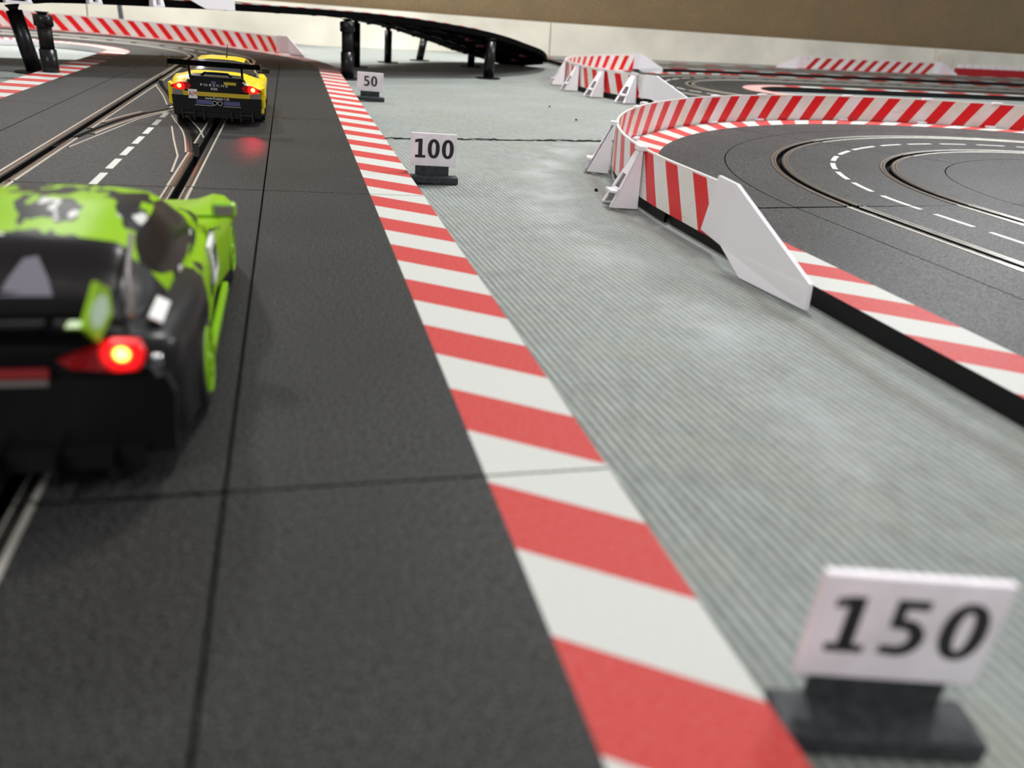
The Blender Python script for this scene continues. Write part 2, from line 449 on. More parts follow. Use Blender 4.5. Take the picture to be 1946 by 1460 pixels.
# left straight, running away from the camera
XC = -1.175; YJ = [-1.73, 1.72, 5.17]
YEND = 15.6
track_piece(line(XC, -1.73, XC, 1.72), 'straight_track', 'dark straight track piece at bottom left, nearest the camera')
track_piece(line(XC, 1.72, XC, 5.17), 'straight_track', 'straight track piece under the green car', u0=0.0)
sw = track_piece(line(XC, 5.17, XC, 12.07), 'lane_change_track', 'long lane-changing track piece with crossing rails under the yellow car', u0=0.0, with_rails=False)
track_piece(line(XC, 12.07, XC, YEND), 'straight_track', 'straight track piece just behind the yellow car')
HC = (XC - 2.97, YEND)
for i in range(3):
    track_piece(arc(*HC, 2.97, 60 * i, 60 * i + 60), 'curved_track', ['first curved track piece of the left hairpin, behind the yellow car',
                'middle curved track piece of the left hairpin, under the far barrier', 'last curved track piece of the left hairpin, at the left frame edge'][i])
track_piece(line(HC[0] - 2.97, YEND, HC[0] - 2.97, 12.15), 'straight_track', 'straight track piece leaving the left hairpin at the frame edge')
# switch rails: two straight slots plus an X
def strip(pts, a, b, z0, z1, name, mat, parent):
    # ribbon following points between offsets a and b
    P = []; s = 0
    for i, p in enumerate(pts):
        p0 = pts[max(i - 1, 0)]; p1 = pts[min(i + 1, len(pts) - 1)]
        L = math.hypot(p1[0] - p0[0], p1[1] - p0[1]); P.append((p[0], p[1], (p1[0] - p0[0]) / L, (p1[1] - p0[1]) / L, s))
        if i < len(pts) - 1: s += math.hypot(pts[i + 1][0] - p[0], pts[i + 1][1] - p[1])
    mid = (a + b) / 2
    return MB().sweep(P, [(a, z0), (a, z1), (mid, z1 + 0.0015), (b, z1), (b, z0)]).build(name, mat, parent)
def bez(p0, p1, p2, p3, n=14):
    r = []
    for i in range(n + 1):
        t = i / n; u = 1 - t
        r.append(tuple(u**3 * a + 3 * u * u * t * b + 3 * u * t * t * c + t**3 * d for a, b, c, d in zip(p0, p1, p2, p3)))
    return r
LX, RX = XC - 0.49, XC + 0.49
def seg_rails(x, y0, y1, sides):
    for sg in sides:
        a, b = sorted((sg * 0.030, sg * 0.066))
        strip([(x, y0), (x, y1)], a, b, T - 0.002, T + 0.0045, 'rail', 'rail_grey', sw)
        a, b = sorted((sg * 0.066, sg * 0.079))
        strip([(x, y0), (x, y1)], a, b, T - 0.002, T + 0.0065, 'rail_edge', 'rail_edge', sw)
seg_rails(LX, 5.176, 6.75, (1,)); seg_rails(LX, 5.176, 12.06, (-1,)); seg_rails(LX, 7.25, 10.9, (1,)); seg_rails(LX, 11.35, 12.06, (1,))
seg_rails(RX, 5.176, 6.35, (-1,)); seg_rails(RX, 5.176, 12.06, (1,)); seg_rails(RX, 6.75, 10.3, (-1,)); seg_rails(RX, 10.7, 12.06, (-1,))
def cat2(P, n=6):
    r = []
    for i in range(len(P) - 1):
        p0 = P[max(i - 1, 0)]; p1 = P[i]; p2 = P[i + 1]; p3 = P[min(i + 2, len(P) - 1)]
        for k in range(n):
            t = k / n
            r.append(tuple(0.5 * (2 * b_ + (c_ - a_) * t + (2 * a_ - 5 * b_ + 4 * c_ - d_) * t * t + (3 * b_ - a_ - 3 * c_ + d_) * t ** 3) for a_, b_, c_, d_ in zip(p0, p1, p2, p3)))
    return r + [P[-1]]
cA = cat2([(LX + .012, 6.35), (LX + .03, 6.6), (-1.535, 7.45), (-1.385, 8.18), (-1.17, 8.8), (-0.90, 9.7), (-0.74, 10.5), (RX, 11.2)])
cB = cat2([(RX - .012, 6.2), (RX - .035, 6.5), (-0.835, 7.35), (-1.04, 8.30), (-1.30, 9.75), (-1.56, 11.0), (LX, 11.8)])
for c in (cA, cB):
    strip(c, -0.024, 0.024, T, T + 0.0015, 'slot', 'slot', sw)
def both(pts, sg, parent):
    a, b = sorted((sg * 0.030, sg * 0.066)); strip(pts, a, b, T - 0.001, T + 0.0040, 'rail', 'rail_grey', parent)
    a, b = sorted((sg * 0.066, sg * 0.079)); strip(pts, a, b, T - 0.001, T + 0.0060, 'rail_edge', 'rail_edge', parent)
def cut(c, y0, y1): return [p for p in c if y0 <= p[1] <= y1]
for c, sides in ((cA, ((1, 6.9, 8.75), (-1, 7.5, 8.45), (1, 9.2, 10.2), (-1, 9.1, 11.0))), (cB, ((-1, 6.3, 8.35), (1, 6.9, 8.55), (-1, 9.0, 10.9), (1, 9.1, 10.3)))):
    for sg, y0, y1 in sides: both(cut(c, y0, y1), sg, sw)
# pale guide lines that flare out of the lanes
strip([(LX + 0.10, 6.35), (LX + 0.19, 7.0), (LX + 0.32, 7.9), (LX + 0.50, 8.55)], -0.006, 0.006, T, T + 0.005, 'flange', 'rail_edge', sw)
strip([(RX - 0.10, 5.6), (RX - 0.13, 6.2), (RX - 0.24, 6.9), (RX - 0.34, 7.6)], -0.007, 0.007, T, T + 0.005, 'flange', 'rail_edge', sw)

# right border of the left straight: shoulder plus red and white kerb
yb = [-1.73, 1.72, 5.17, 8.62, 12.07, YEND]
lab = ['nearest right border piece with kerb, bottom of the picture', 'second right border piece with striped kerb, beside the green car',
       'third right border piece with striped kerb, beside the 100 board', 'fourth right border piece with striped kerb, beside the yellow car', 'fifth right border piece with striped kerb, beside the 50 board']
for i in range(5):
    border_piece(line(XC, yb[i] + 0.004, XC, yb[i + 1] - 0.004), 1, 0.98, 2.015, lab[i], kerb='kerb_long')
for i in range(3):
    border_piece(arc(*HC, 2.97, 60 * i, 60 * i + 59.8), 1, 0.98, 1.99, 'outer border of the left hairpin under the far barrier, ' + ['right part', 'middle part', 'left part'][i], kerb='kerb_curve')
# left border
for i in range(2, 5):
    border_piece(line(XC, yb[i] + 0.004, XC, yb[i + 1] - 0.004), -1, 0.98, 1.865, 'inner border left of the left straight, ' + ['beside the lane change', 'in front of the black bridge posts', 'where the hairpin begins'][i - 2], white_side=True)
border_piece(arc(*HC, 2.97, 0, 180), -1, 0.98, 1.87, 'inner border ring of the left hairpin, pale and brightly lit', kerb='kerb_curve', white_side=True)

# ------------------------------------------------------------------ right hairpin
C1 = (7.375, 4.758); TH = 0.02
SURF.update(r='road_lit', s='shoulder_lit')
def r1(x, y): return x, y
# path goes: up the left leg, clockwise over the top, down the right leg
xb = C1[0] - 2.97
legdx = math.tan(TH)
def leg(y0, y1, sx, sgn=1):
    return line(sx + legdx * (C1[1] - y0) * sgn, y0, sx + legdx * (C1[1] - y1) * sgn, y1)
legs = [(-2.14, 1.31), (1.31, 4.758)]
for i, (a, b) in enumerate(legs):
    track_piece(leg(a, b, xb), 'straight_track', ['straight track piece leaving the right hairpin at the lower right, nearer one', 'straight track piece leading into the right hairpin'][i], u0=0.1)
for i in range(3):
    track_piece(arc(*C1, 2.97, 180 - 60 * i, 120 - 60 * i), 'curved_track', ['curved track piece at the left of the right hairpin', 'curved track piece at the top of the right hairpin',
                'curved track piece closing the right hairpin at the frame edge'][i], worn=(i == 0), u0=0.0)
track_piece(line(C1[0] + 2.97, C1[1], C1[0] + 2.97, 1.3), 'straight_track', 'straight track piece returning from the right hairpin at the frame edge')
# outer border (left of heading) and inner border (right of heading)
for i, (a, b) in enumerate(legs):
    border_piece(leg(a + 0.004, b - 0.004, xb), -1, 0.98, 1.955, ['outer border of the right track with striped kerb, at the right frame edge', 'outer border of the right track beside the white ramp-shaped barrier end'][i], kerb='kerb_slant', kw=0.33, u0=0.076)
    border_piece(leg(a + 0.004, b - 0.004, xb), 1, 0.98, 1.94, ['inner border of the right track, nearer piece', 'inner border of the right track at its hairpin mouth'][i], kw=0.35)
M['kerb_c1'] = kerb_mat('kerb_paint_curve_wide', 0.298, 0.204, 0.57)
for i in range(3):
    border_piece(arc(*C1, 2.97, 180 - 60 * i, 120.2 - 60 * i), -1, 0.98, 1.98, ['outer border with slanted kerb stripes at the left of the right hairpin', 'outer border with slanted kerb stripes at the top of the right hairpin', 'outer border closing the right hairpin'][i], kerb='kerb_c1', kw=0.38, u0=2.97 * PI / 3 * i)
border_piece(arc(*C1, 2.97, 180, 0), 1, 0.98, 2.02, 'inner border of the right hairpin with its small kerb', kerb='kerb_curve', kw=0.10)

# ------------------------------------------------------------------ barriers
def barrier_band(path, z0, z1, name, mat, parent, th=0.022, off=0.0):
    mb = MB()
    h = z1 - z0
    sec = [(off, z0), (off, z0 + 0.01), (off, z1 - 0.012), (off, z1), (off + th, z1), (off + th, z1 - 0.012), (off + th, z0 + 0.01), (off + th, z0)]
    mb.sweep(path, sec, closed=True, caps=True)
    # v coordinate = height above the band foot
    mb.uvs = [[(u, w - z0 if abs(w) > 0.0225 or z0 < 0.03 else 0.335) for u, w in uv] for uv in mb.uvs]
    return mb.build(name, mat, parent)
def support_mesh(h=0.42, w=0.20, t=0.10, d=0.17, top_d=0.012, th=0.014):
    # local: x along the barrier, +y outwards, z up; two legs, cross bar and folded flanges
    mb = MB()
    def quad(a, b, c, dd, n):
        # thin slab from quad corners, thickness along n
        n = Vector(n) * th; A = [mb.vert(Vector(p)) for p in (a, b, c, dd)]; B = [mb.vert(Vector(p) + n) for p in (a, b, c, dd)]
        mb.face(A); mb.face(B[::-1])
        for i in range(4): mb.face([A[i], B[i], B[(i + 1) % 4], A[(i + 1) % 4]])
    y = lambda z: d + (top_d - d) * z / h
    hw = lambda z: w / 2 + (t / 2 - w / 2) * z / h
    lw = 0.045
    zc = h * 0.55
    n = (0, -1, 0)
    for sg in (-1, 1):   # lower legs
        quad((sg * hw(0), y(0), 0), (sg * (hw(0) - lw), y(0), 0), (sg * (hw(zc) - lw * 0.9), y(zc), zc), (sg * hw(zc), y(zc), zc), n)
        quad((sg * hw(0), y(0), 0), (sg * hw(0), 0.0, 0), (sg * hw(h), 0.0, h), (sg * hw(h), y(h), h), (-sg, 0, 0))
    quad((-hw(zc), y(zc), zc), (hw(zc), y(zc), zc), (hw(h), y(h), h), (-hw(h), y(h), h), n)
    zb = h * 0.20
    quad((-hw(zb), y(zb), zb), (hw(zb), y(zb), zb), (hw(zb + .04), y(zb + .04), zb + .04), (-hw(zb + .04), y(zb + .04), zb + .04), n)
    mb.box((0, y(zb) + 0.012, zb + 0.02), (w * 0.55, 0.05, 0.014))
    mb.box((0, 0.0, h), (t * 1.1, 0.06, 0.03))          # clip over the barrier edge
    return mb
SUP = {}
def place_support(x, y, ang, label, parent_group, h=0.42, z=0.0, w=0.2, d=0.17):
    key = (round(h, 3), w, d)
    if key not in SUP:
        o = support_mesh(h, w=w, d=d).build('barrier_support', 'white_plastic', world=False); SUP[key] = o
    else:
        o = SUP[key].copy(); COL.objects.link(o)
    o.location = (x, y, z + lift(x)); o.rotation_euler = (0, 0, ang)
    tag(o, label, 'barrier support', parent_group); return o

def ramp_end(px, py, dx, dy, L, label, h0=0.09, h1=0.45, out=0.03, flip=1):
    # tapering white end piece: full height for 0.3, then sloping down along (dx, dy); outward normal flip*(dy,-dx)
    nx, ny = flip * dy, -flip * dx
    P = lambda s, o, z: (px + dx * s + nx * o, py + dy * s + ny * o, z)
    mb = MB(); th = 0.022
    fs = 0.26
    outer = [P(-0.08, out - .012, h0 + 0.022), P(-0.03, out - .030, h1 - 0.004), P(fs, out + .022, h1 + 0.004), P(L, out, h0 + 0.045), P(L + 0.03, out + 0.012, 0.014), P(fs + .27, out + 0.06, 0.006), P(fs, out + .045, h0 + 0.02)]
    mid = P(L * 0.95, out, h0 + 0.045)
    V = [mb.vert(p) for p in outer]; m1 = mb.vert(P(L * 0.95, out + .008, h0 + 0.015))
    mb.face([V[0], V[1], V[2], V[6]]); mb.face([V[6], V[2], V[3], m1]); mb.face([V[6], m1, V[4], V[5]]); mb.face([m1, V[3], V[4]])
    B = [mb.vert((p[0] - nx * th, p[1] - ny * th, p[2])) for p in outer]
    mb.face([B[6], B[2], B[1], B[0]]); mb.face([B[3], B[2], B[6]]); mb.face([B[3], B[6], B[5], B[4]])
    n = 7
    for i in range(n): mb.face([V[i], B[i], B[(i + 1) % n], V[(i + 1) % n]])
    return mb

# big barrier round the right hairpin (runs counter-clockwise from the frame edge to its ramp end)
yb0 = 4.08
RB = 4.965
p1 = arc(*C1, RB, 20, 180, 90)
p1 += [(q[0], q[1], q[2], q[3], p1[-1][4] + q[4]) for q in line(C1[0] - RB, C1[1] - 0.001, C1[0] - RB + 0.012, yb0, 3)]
b1 = thing('striped_barrier', C1[0] - RB, 5.6, 0.0, 0, 'tall red and white striped barrier curving round the large right hairpin', 'barrier', 'striped barriers')
barrier_band(p1, T - 0.01, T + 0.318, 'striped_band', 'barrier', b1)
re = ramp_end(C1[0] - RB, yb0 + 0.02, 0.02, -0.9998, 1.03, '', out=0.035, flip=1)
re.build('end_piece', 'white_plastic', b1)['label'] = 'plain white sloping end piece'
for k, (a, l) in enumerate([(174.5, 'white barrier support nearest the camera, at the left of the right hairpin'),
              (159.5, 'leftmost white barrier support of the large right hairpin'), (138, 'white barrier support hidden behind the striped band, upper left of the right hairpin')]):
    r = math.radians(a); x = C1[0] + (RB + 0.04) * math.cos(r); y = C1[1] + (RB + 0.04) * math.sin(r)
    place_support(x, y, r - PI / 2, l, 'supports of the large barrier', h=0.410, w=0.25, d=0.20, z=0.010)
# small white clips gripping the striped band
def clip(x, y, ang, z, label):
    mb = MB(); M4 = Matrix.Translation((x, y, z)) @ Matrix.Rotation(ang, 4, 'Z')
    mb.box((0, 0, 0.0), (0.13, 0.055, 0.026), M4); mb.box((0, 0.024, -0.025), (0.05, 0.012, 0.04), M4)
    return tag(mb.build('barrier_clip', 'white_plastic', bevel=0.004), label, 'clip', 'clips on the large barrier')
for a, w in ((118, 'first'), (107, 'second'), (90, 'third'), (76, 'fourth'), (65, 'fifth'), (143, 'sixth')):
    r = math.radians(a)
    R_ = RB - 0.011
    nm = {118: 'left of three above the slanted kerb', 107: 'middle one above the slanted kerb', 90: 'at the very top of the hairpin', 76: 'right of the hairpin top', 65: 'rightmost in the frame', 143: 'at the tight left bend'}[a]
    clip(C1[0] + R_ * math.cos(r), C1[1] + R_ * math.sin(r), r - PI / 2, T + 0.320, 'small white clip on the large barrier top, ' + nm)
    clip(C1[0] + (RB - 0.05) * math.cos(r), C1[1] + (RB - 0.05) * math.sin(r), r - PI / 2, T + 0.014, 'small white clip at the large barrier foot, ' + nm)

# barrier behind the left hairpin
A0 = 38
p0 = arc(HC[0], HC[1], 4.97, A0, 150, 70)
b0 = thing('striped_barrier', HC[0], HC[1] + 4.97, 0, 0, 'striped barrier behind the left hairpin at the top left', 'barrier', 'striped barriers')
M['barrier_left'] = barrier_mat('barrier_print_left', 0.315, -0.8, 0.0)
barrier_band(p0, T - 0.01, T + 0.33, 'striped_band', 'barrier_left', b0)
a0 = math.radians(A0); ex, ey = HC[0] + 4.97 * math.cos(a0), HC[1] + 4.97 * math.sin(a0)
ramp_end(ex, ey, math.sin(a0), -math.cos(a0), 0.8, '', flip=-1).build('end_piece', 'white_plastic', b0)['label'] = 'white sloping end piece'

# ------------------------------------------------------------------ second hairpin, far right
C2 = (9.9, 13.9)
SURF.update(r='road', s='shoulder')
A_E = -4.0      # upper leg heading, degrees
def leg2(cx, cy, R, a, L, n=2):
    # tangent leg leaving the arc end at angle a (degrees), clockwise travel
    r = math.radians(a); x, y = cx + R * math.cos(r), cy + R * math.sin(r); tx, ty = math.sin(r), -math.cos(r)
    return line(x, y, x + tx * L, y + ty * L, n)
a_up = 90 + A_E
# heading: from the lower leg, clockwise over, to the east
low = math.radians(222)
lx, ly = C2[0] + 2.97 * math.cos(low), C2[1] + 2.97 * math.sin(low)
ldx, ldy = math.sin(low), -math.cos(low)      # clockwise travel direction at that angle
track_piece(line(lx - ldx * 1.1, ly - ldy * 1.1, lx, ly), 'straight_track', 'straight track leaving the second hairpin, hidden behind the large barrier')
for i, (a, b) in enumerate(((222, 155), (155, a_up))):
    track_piece(arc(*C2, 2.97, a, b), 'curved_track', ['near curved track piece of the second hairpin, behind the large barrier', 'far curved track piece of the second hairpin'][i])
P = leg2(*C2, 2.97, a_up, 13.8, 5)
for i in range(4): track_piece(P[i:i + 2], 'straight_track', 'straight track of the nearer back straight, ' + ['first piece after the second hairpin', 'second piece from the hairpin', 'third piece from the hairpin', 'piece at the right frame edge'][i])
border_piece(arc(*C2, 2.97, 222, 118), -1, 0.98, 1.98, 'wide outer border at the left of the second hairpin', kerb='kerb_curve', kw=0.36)
border_piece(arc(*C2, 2.97, 118, a_up), -1, 0.98, 1.30, 'narrow striped kerb at the top of the second hairpin', kerb='kerb_curve', kw=0.31)
border_piece(arc(*C2, 2.97, 222, a_up), 1, 0.98, 1.87, 'inner border of the second hairpin with the oval striped kerb', kerb='kerb_curve', kw=0.35)
M['kerb_far'] = kerb_mat('kerb_paint_far', 1.0, 0.2)
border_piece(leg2(*C2, 2.97, a_up, 13.8), -1, 0.98, 1.24, 'far striped kerb of the nearer back straight', kerb='kerb_far', kw=0.25)
border_piece(leg2(*C2, 2.97, a_up, 13.8), 1, 0.98, 1.87, 'near striped kerb of the nearer back straight', kerb='kerb_far', kw=0.30)
border_piece(line(lx - ldx * 1.1, ly - ldy * 1.1, lx, ly), 1, 0.98, 1.87, 'inner striped kerb running down behind the large barrier', kerb='kerb', kw=0.35)
# rear straight along the wall
fx0, fy0 = 6.6, 20.75; fdx, fdy = math.cos(math.radians(-2.0)), math.sin(math.radians(-2.0))
for i in range(5):
    a = i * 3.45
    track_piece(line(fx0 + fdx * a, fy0 + fdy * a, fx0 + fdx * (a + 3.45), fy0 + fdy * (a + 3.45)), 'straight_track', 'straight track along the back wall, ' + ['leftmost piece at the bridge ramp', 'second piece from the ramp', 'third piece from the ramp', 'in front of the short far barrier', 'rightmost piece'][i])
fl = line(fx0, fy0, fx0 + fdx * 17.2, fy0 + fdy * 17.2)
border_piece(fl, 1, 0.98, 1.28, 'near striped kerb of the straight along the back wall', kerb='kerb_far', kw=0.29)
border_piece(fl, -1, 0.98, 1.28, 'far striped kerb of the straight along the back wall', kerb='kerb_far', kw=0.29)

R2 = 4.98
p2 = arc(*C2, R2, 114, 203.5, 60)
b2 = thing('striped_barrier', C2[0] - R2, C2[1], 0, 0, 'red and white striped barrier round the second hairpin, in the middle distance', 'barrier', 'striped barriers')
M['barrier_mid'] = barrier_mat('barrier_print_mid', 0.36, 0.55, 0.0)
barrier_band(p2, T - 0.01, T + 0.34, 'striped_band', 'barrier_mid', b2, th=-0.022)
r = math.radians(203.5); ex, ey = C2[0] + R2 * math.cos(r), C2[1] + R2 * math.sin(r)
ramp_end(ex, ey, -math.sin(r), math.cos(r), 1.1, '', flip=1).build('end_piece', 'white_plastic', b2)['label'] = 'white sloping end piece, nearer the camera'
r = math.radians(114); ex, ey = C2[0] + R2 * math.cos(r), C2[1] + R2 * math.sin(r)
ramp_end(ex, ey, math.sin(r), -math.cos(r), 1.1, '', flip=-1).build('end_piece', 'white_plastic', b2)['label'] = 'white sloping end piece, farther from the camera'
for k, (a, l) in enumerate([(169, 'leftmost white support of the middle-distance barrier'), (180.5, 'second white support from the left of the middle-distance barrier'),
                            (191.5, 'third white support from the left of the middle-distance barrier'), (201, 'rightmost white support of the middle-distance barrier')]):
    r = math.radians(a); place_support(C2[0] + (R2 + 0.035) * math.cos(r), C2[1] + (R2 + 0.035) * math.sin(r), r - PI / 2, l, 'supports of the middle-distance barrier', h=0.43, w=0.25, d=0.24, z=0.012)
# short straight barrier on the rear straight
def at_f(s, o): return fx0 + fdx * s - fdy * o, fy0 + fdy * s + fdx * o
s0_, s1_ = 8.2, 12.6
xa, ya = at_f(s0_, 1.33); xb_, yb_ = at_f(s1_, 1.33)
b3 = thing('striped_barrier', (xa + xb_) / 2, (ya + yb_) / 2, 0, 0, 'short straight striped barrier against the back wall at the upper right', 'barrier', 'striped barriers')
M['barrier_back'] = barrier_mat('barrier_print_back', 0.40, -0.9, 0.05, sc(196, 24, 28))
barrier_band(line(xa, ya, xb_, yb_, 12), T - 0.01, T + 0.34, 'striped_band', 'barrier_back', b3)
ramp_end(xb_, yb_, fdx, fdy, 0.95, '', flip=1, out=0.0).build('end_piece', 'white_plastic', b3)['label'] = 'white sloping end piece on the right'
ramp_end(xa, ya, -fdx, -fdy, 0.95, '', flip=-1, out=0.0).build('end_piece', 'white_plastic', b3)['label'] = 'white sloping end piece on the left'
# red block barrier with white posts at the right frame edge
xa, ya = at_f(13.55, 1.50); xb_, yb_ = at_f(17.2, 1.50)
b4 = thing('block_barrier', xa, ya, 0, 0, 'low red barrier topped with white blocks at the right frame edge', 'barrier')
M['red_plastic'] = plain('red_plastic', sc(176, 18, 26), 0.35)
MB().sweep(line(xa, ya, xb_, yb_, 12), [(0, 0.012), (0, 0.30), (0.16, 0.30), (0.16, 0.012)], closed=True, caps=True).build('base_rail', 'red_plastic', b4)
for i in range(12):
    t = (i + 0.4) / 12; x = xa + (xb_ - xa) * t; y = ya + (yb_ - ya) * t - 0.08
    MB().box((x, y, 0.36), (0.18, 0.12, 0.12), taper=0.9).build('block', 'white_plastic', b4, bevel=0.01)

# ------------------------------------------------------------------ bridge and banked ramp
outer = [(-6.0, 10.6, .80), (-3.48, 12.0, .83), (-2.96, 12.3, .87), (-2.39, 12.6, .90), (-1.13, 13.5, .94), (.09, 14.2, .97), (.87, 14.7, .98), (1.51, 14.9, .98), (2.27, 15.1, .96),
         (3.33, 15.5, .89), (4.07, 16.0, .80), (4.71, 16.7, .68), (5.33, 17.6, .56), (5.77, 18.6, .41), (5.95, 19.3, .30)]
inner = [(-7.6, 12.9, .86), (-5.1, 14.3, .90), (-4.5, 14.6, .92), (-3.9, 15.0, .94), (-2.3, 16.1, .96), (-.6, 17.2, .96), (.75, 17.7, .93), (1.5, 18.5, .84), (2.1, 19.1, .77),
         (2.75, 19.8, .63), (3.35, 20.2, .50), (3.9, 20.4, .36), (4.45, 20.5, .26), (5.0, 20.4, .16), (5.4, 20.3, .12)]
def smooth_pts(P, n=5):
    P = [Vector(p) for p in P]; R_ = []
    for i in range(len(P) - 1):
        a = P[max(i - 1, 0)]; b = P[i]; c = P[i + 1]; d = P[min(i + 2, len(P) - 1)]
        for k in range(n):
            t = k / n
            R_.append(0.5 * ((2 * b) + (c - a) * t + (2 * a - 5 * b + 4 * c - d) * t * t + (3 * b - a - 3 * c + d) * t ** 3))
    return R_ + [P[-1]]
for l in (outer, inner):
    for i, p in enumerate(l): l[i] = (p[0], p[1], p[2] - lift(p[0]))
OU, IN = smooth_pts(outer), smooth_pts(inner)
br = thing('bridge_track', 0.9, 14.9, 0, 0, 'black elevated bridge track that twists down into a banked ramp', 'bridge')
mb = MB(); rows = []
fr = [0.0, 0.09, 0.11, 0.3, 0.32, 0.34, 0.5, 0.66, 0.68, 0.7, 0.9, 1.0]
for a, b in zip(OU, IN):
    up = Vector((0, 0, 0.10)); row = []
    side = (b - a)
    row += [a + Vector((0, 0, 0.0)), a + up]
    row += [b + up * 0.8, b + Vector((0, 0, 0.02))]
    row += [b + side * -0.03 + Vector((0, 0, .055)), a + side * 0.03 + Vector((0, 0, .055))]
    rows.append([mb.vert(p) for p in row])
for i in range(len(rows) - 1):
    for k in range(6):
        mb.face([rows[i][k], rows[i][(k + 1) % 6], rows[i + 1][(k + 1) % 6], rows[i + 1][k]], sm=False)
mb.face(rows[0][::-1]); mb.face(rows[-1])
mb.build('deck', 'deck_black', br)
mb = MB(); u = 0; rows = []
for i, (a, b) in enumerate(zip(OU, IN)):
    s = (b - a) * 0.09
    if i: u += (a - OU[i - 1]).length
    rows.append((mb.vert(a + Vector((0, 0, .101))), mb.vert(a + Vector((0, 0, .112))), mb.vert(a + s + Vector((0, 0, .108))), u))
for i in range(min(len(rows) - 1, 46)):
    p, q = rows[i], rows[i + 1]
    for k in (0, 1): mb.face([p[k], p[k + 1], q[k + 1], q[k]], [(p[3], 0), (p[3], .1), (q[3], .1), (q[3], 0)])
mb.build('deck_kerb', 'kerb_curve', br)
# ribs and tabs under the deck
for i in range(3, len(OU) - 1, 3):
    a, b = OU[i], IN[i]; d = (b - a); t = (OU[i + 1] - OU[i]).normalized() * 0.02; mb = MB()
    P = [a + d * .05, a + d * .97]; z0 = Vector((0, 0, -0.01)); z1 = Vector((0, 0, .06))
    V = [mb.vert(p) for p in (P[0] + z0 - t, P[1] + z0 - t, P[1] + z1 - t, P[0] + z1 - t, P[0] + z0 + t, P[1] + z0 + t, P[1] + z1 + t, P[0] + z1 + t)]
    for q in ((0, 1, 2, 3), (7, 6, 5, 4), (0, 4, 5, 1), (1, 5, 6, 2), (2, 6, 7, 3), (3, 7, 4, 0)): mb.face([V[j] for j in q])
    mb.build('underside_rib', 'deck_black', br)
for fr_ in (0.32, 0.68):
    mb = MB(); mb.tube([a + (b - a) * fr_ + Vector((0, 0, .04)) for a, b in zip(OU, IN)], 0.03, 6); mb.build('underside_rail', 'black_gloss', br)
M['dark_red'] = plain('dark_red_clip', (0.20, 0.006, 0.01), 0.4)
for (i, f) in ((48, .30), (52, .42), (60, .25), (63, .5)):
    p = OU[i] + (IN[i] - OU[i]) * f; MB().box((p.x, p.y, p.z + 0.0), (0.16, 0.06, 0.05)).build('red_clip', 'dark_red', br)['label'] = 'dark red clip'

# posts: telescopic bridge supports, each with a round foot plate
def post(x, y, ztop, label, lean=(0, 0), r=0.085, style=0, zt_world=True):
    o = thing('bridge_post', x, y, 0, 0, label, 'bridge post', 'black posts holding the bridge')
    zt = ztop - lift(x)
    P = lambda t: (x + lean[0] * t, y + lean[1] * t, 0.012 + (zt - 0.012) * t)
    MB().tube([(x, y, 0.004), (x, y, 0.018)], 0.24 if style != 2 else 0.2, 20).build('foot_plate', 'black_plastic', o)
    if style == 1:
        MB().tube([P(0), P(0.45)], r * 1.12, 14).build('lower_tube', 'black_gloss', o)
        MB().tube([P(0.45), P(0.78)], r * 0.95, 14).build('threaded_tube', 'black_plastic', o)
        MB().tube([P(0.76), P(0.79), P(0.93), P(0.95)], [r * 0.9, r * 1.25, r * 1.25, r * 0.9], 14).build('collar', 'black_gloss', o)
        MB().tube([P(0.94), P(0.96), P(0.985)], [r * 0.5, r * 0.6, r * 0.95], 12).build('head', 'black_plastic', o)
    else:
        MB().tube([P(0), P(0.9)], r, 14).build('lower_tube', 'black_gloss', o)
        MB().tube([P(0.88), P(0.93), P(0.985)], [r * 0.55, r * 0.6, r * 0.95], 12).build('head', 'black_plastic', o)
    return o
post(0.955, 14.72, 0.98, 'thick black bridge post directly behind the 50 board', style=1, r=0.10)
post(1.32, 17.6, 0.95, 'black bridge post just behind the thick front post', r=0.085)
post(2.16, 19.22, 0.80, 'slim black post standing third from the left under the bridge', r=0.085)
post(3.05, 20.3, 0.64, 'leaning black post in the middle under the ramp', lean=(0.12, 0.1), r=0.09)
post(4.04, 18.9, 0.62, 'shorter black post under the banked ramp, left of the front one', r=0.085)
post(3.74, 15.8, 0.86, 'front black post under the banked ramp, nearest the camera on its right side', r=0.105)
post(-2.90, 11.50, 0.80, 'thick stepped black post at the upper left', style=1, r=0.088)
post(-3.28, 12.25, 0.82, 'leaning black post at the upper left corner, beside the stepped one', lean=(-0.16, 0.06), r=0.095)
# thin grey rods behind the left hairpin barrier
M['steel'] = plain('grey_rod', sc(120, 128, 140), 0.35, 0.3)
for x, y, l in ((-3.9, 22.3, 'thin grey rod rising behind the left barrier, right one'), (-6.6, 22.0, 'thin grey rod rising behind the left barrier, at the left frame edge')):
    tag(MB().tube([(x, y, 0.003), (x - 0.05, y, 1.6)], 0.055, 10).build('rod', 'steel'), l, 'rod', 'grey rods behind the left barrier')
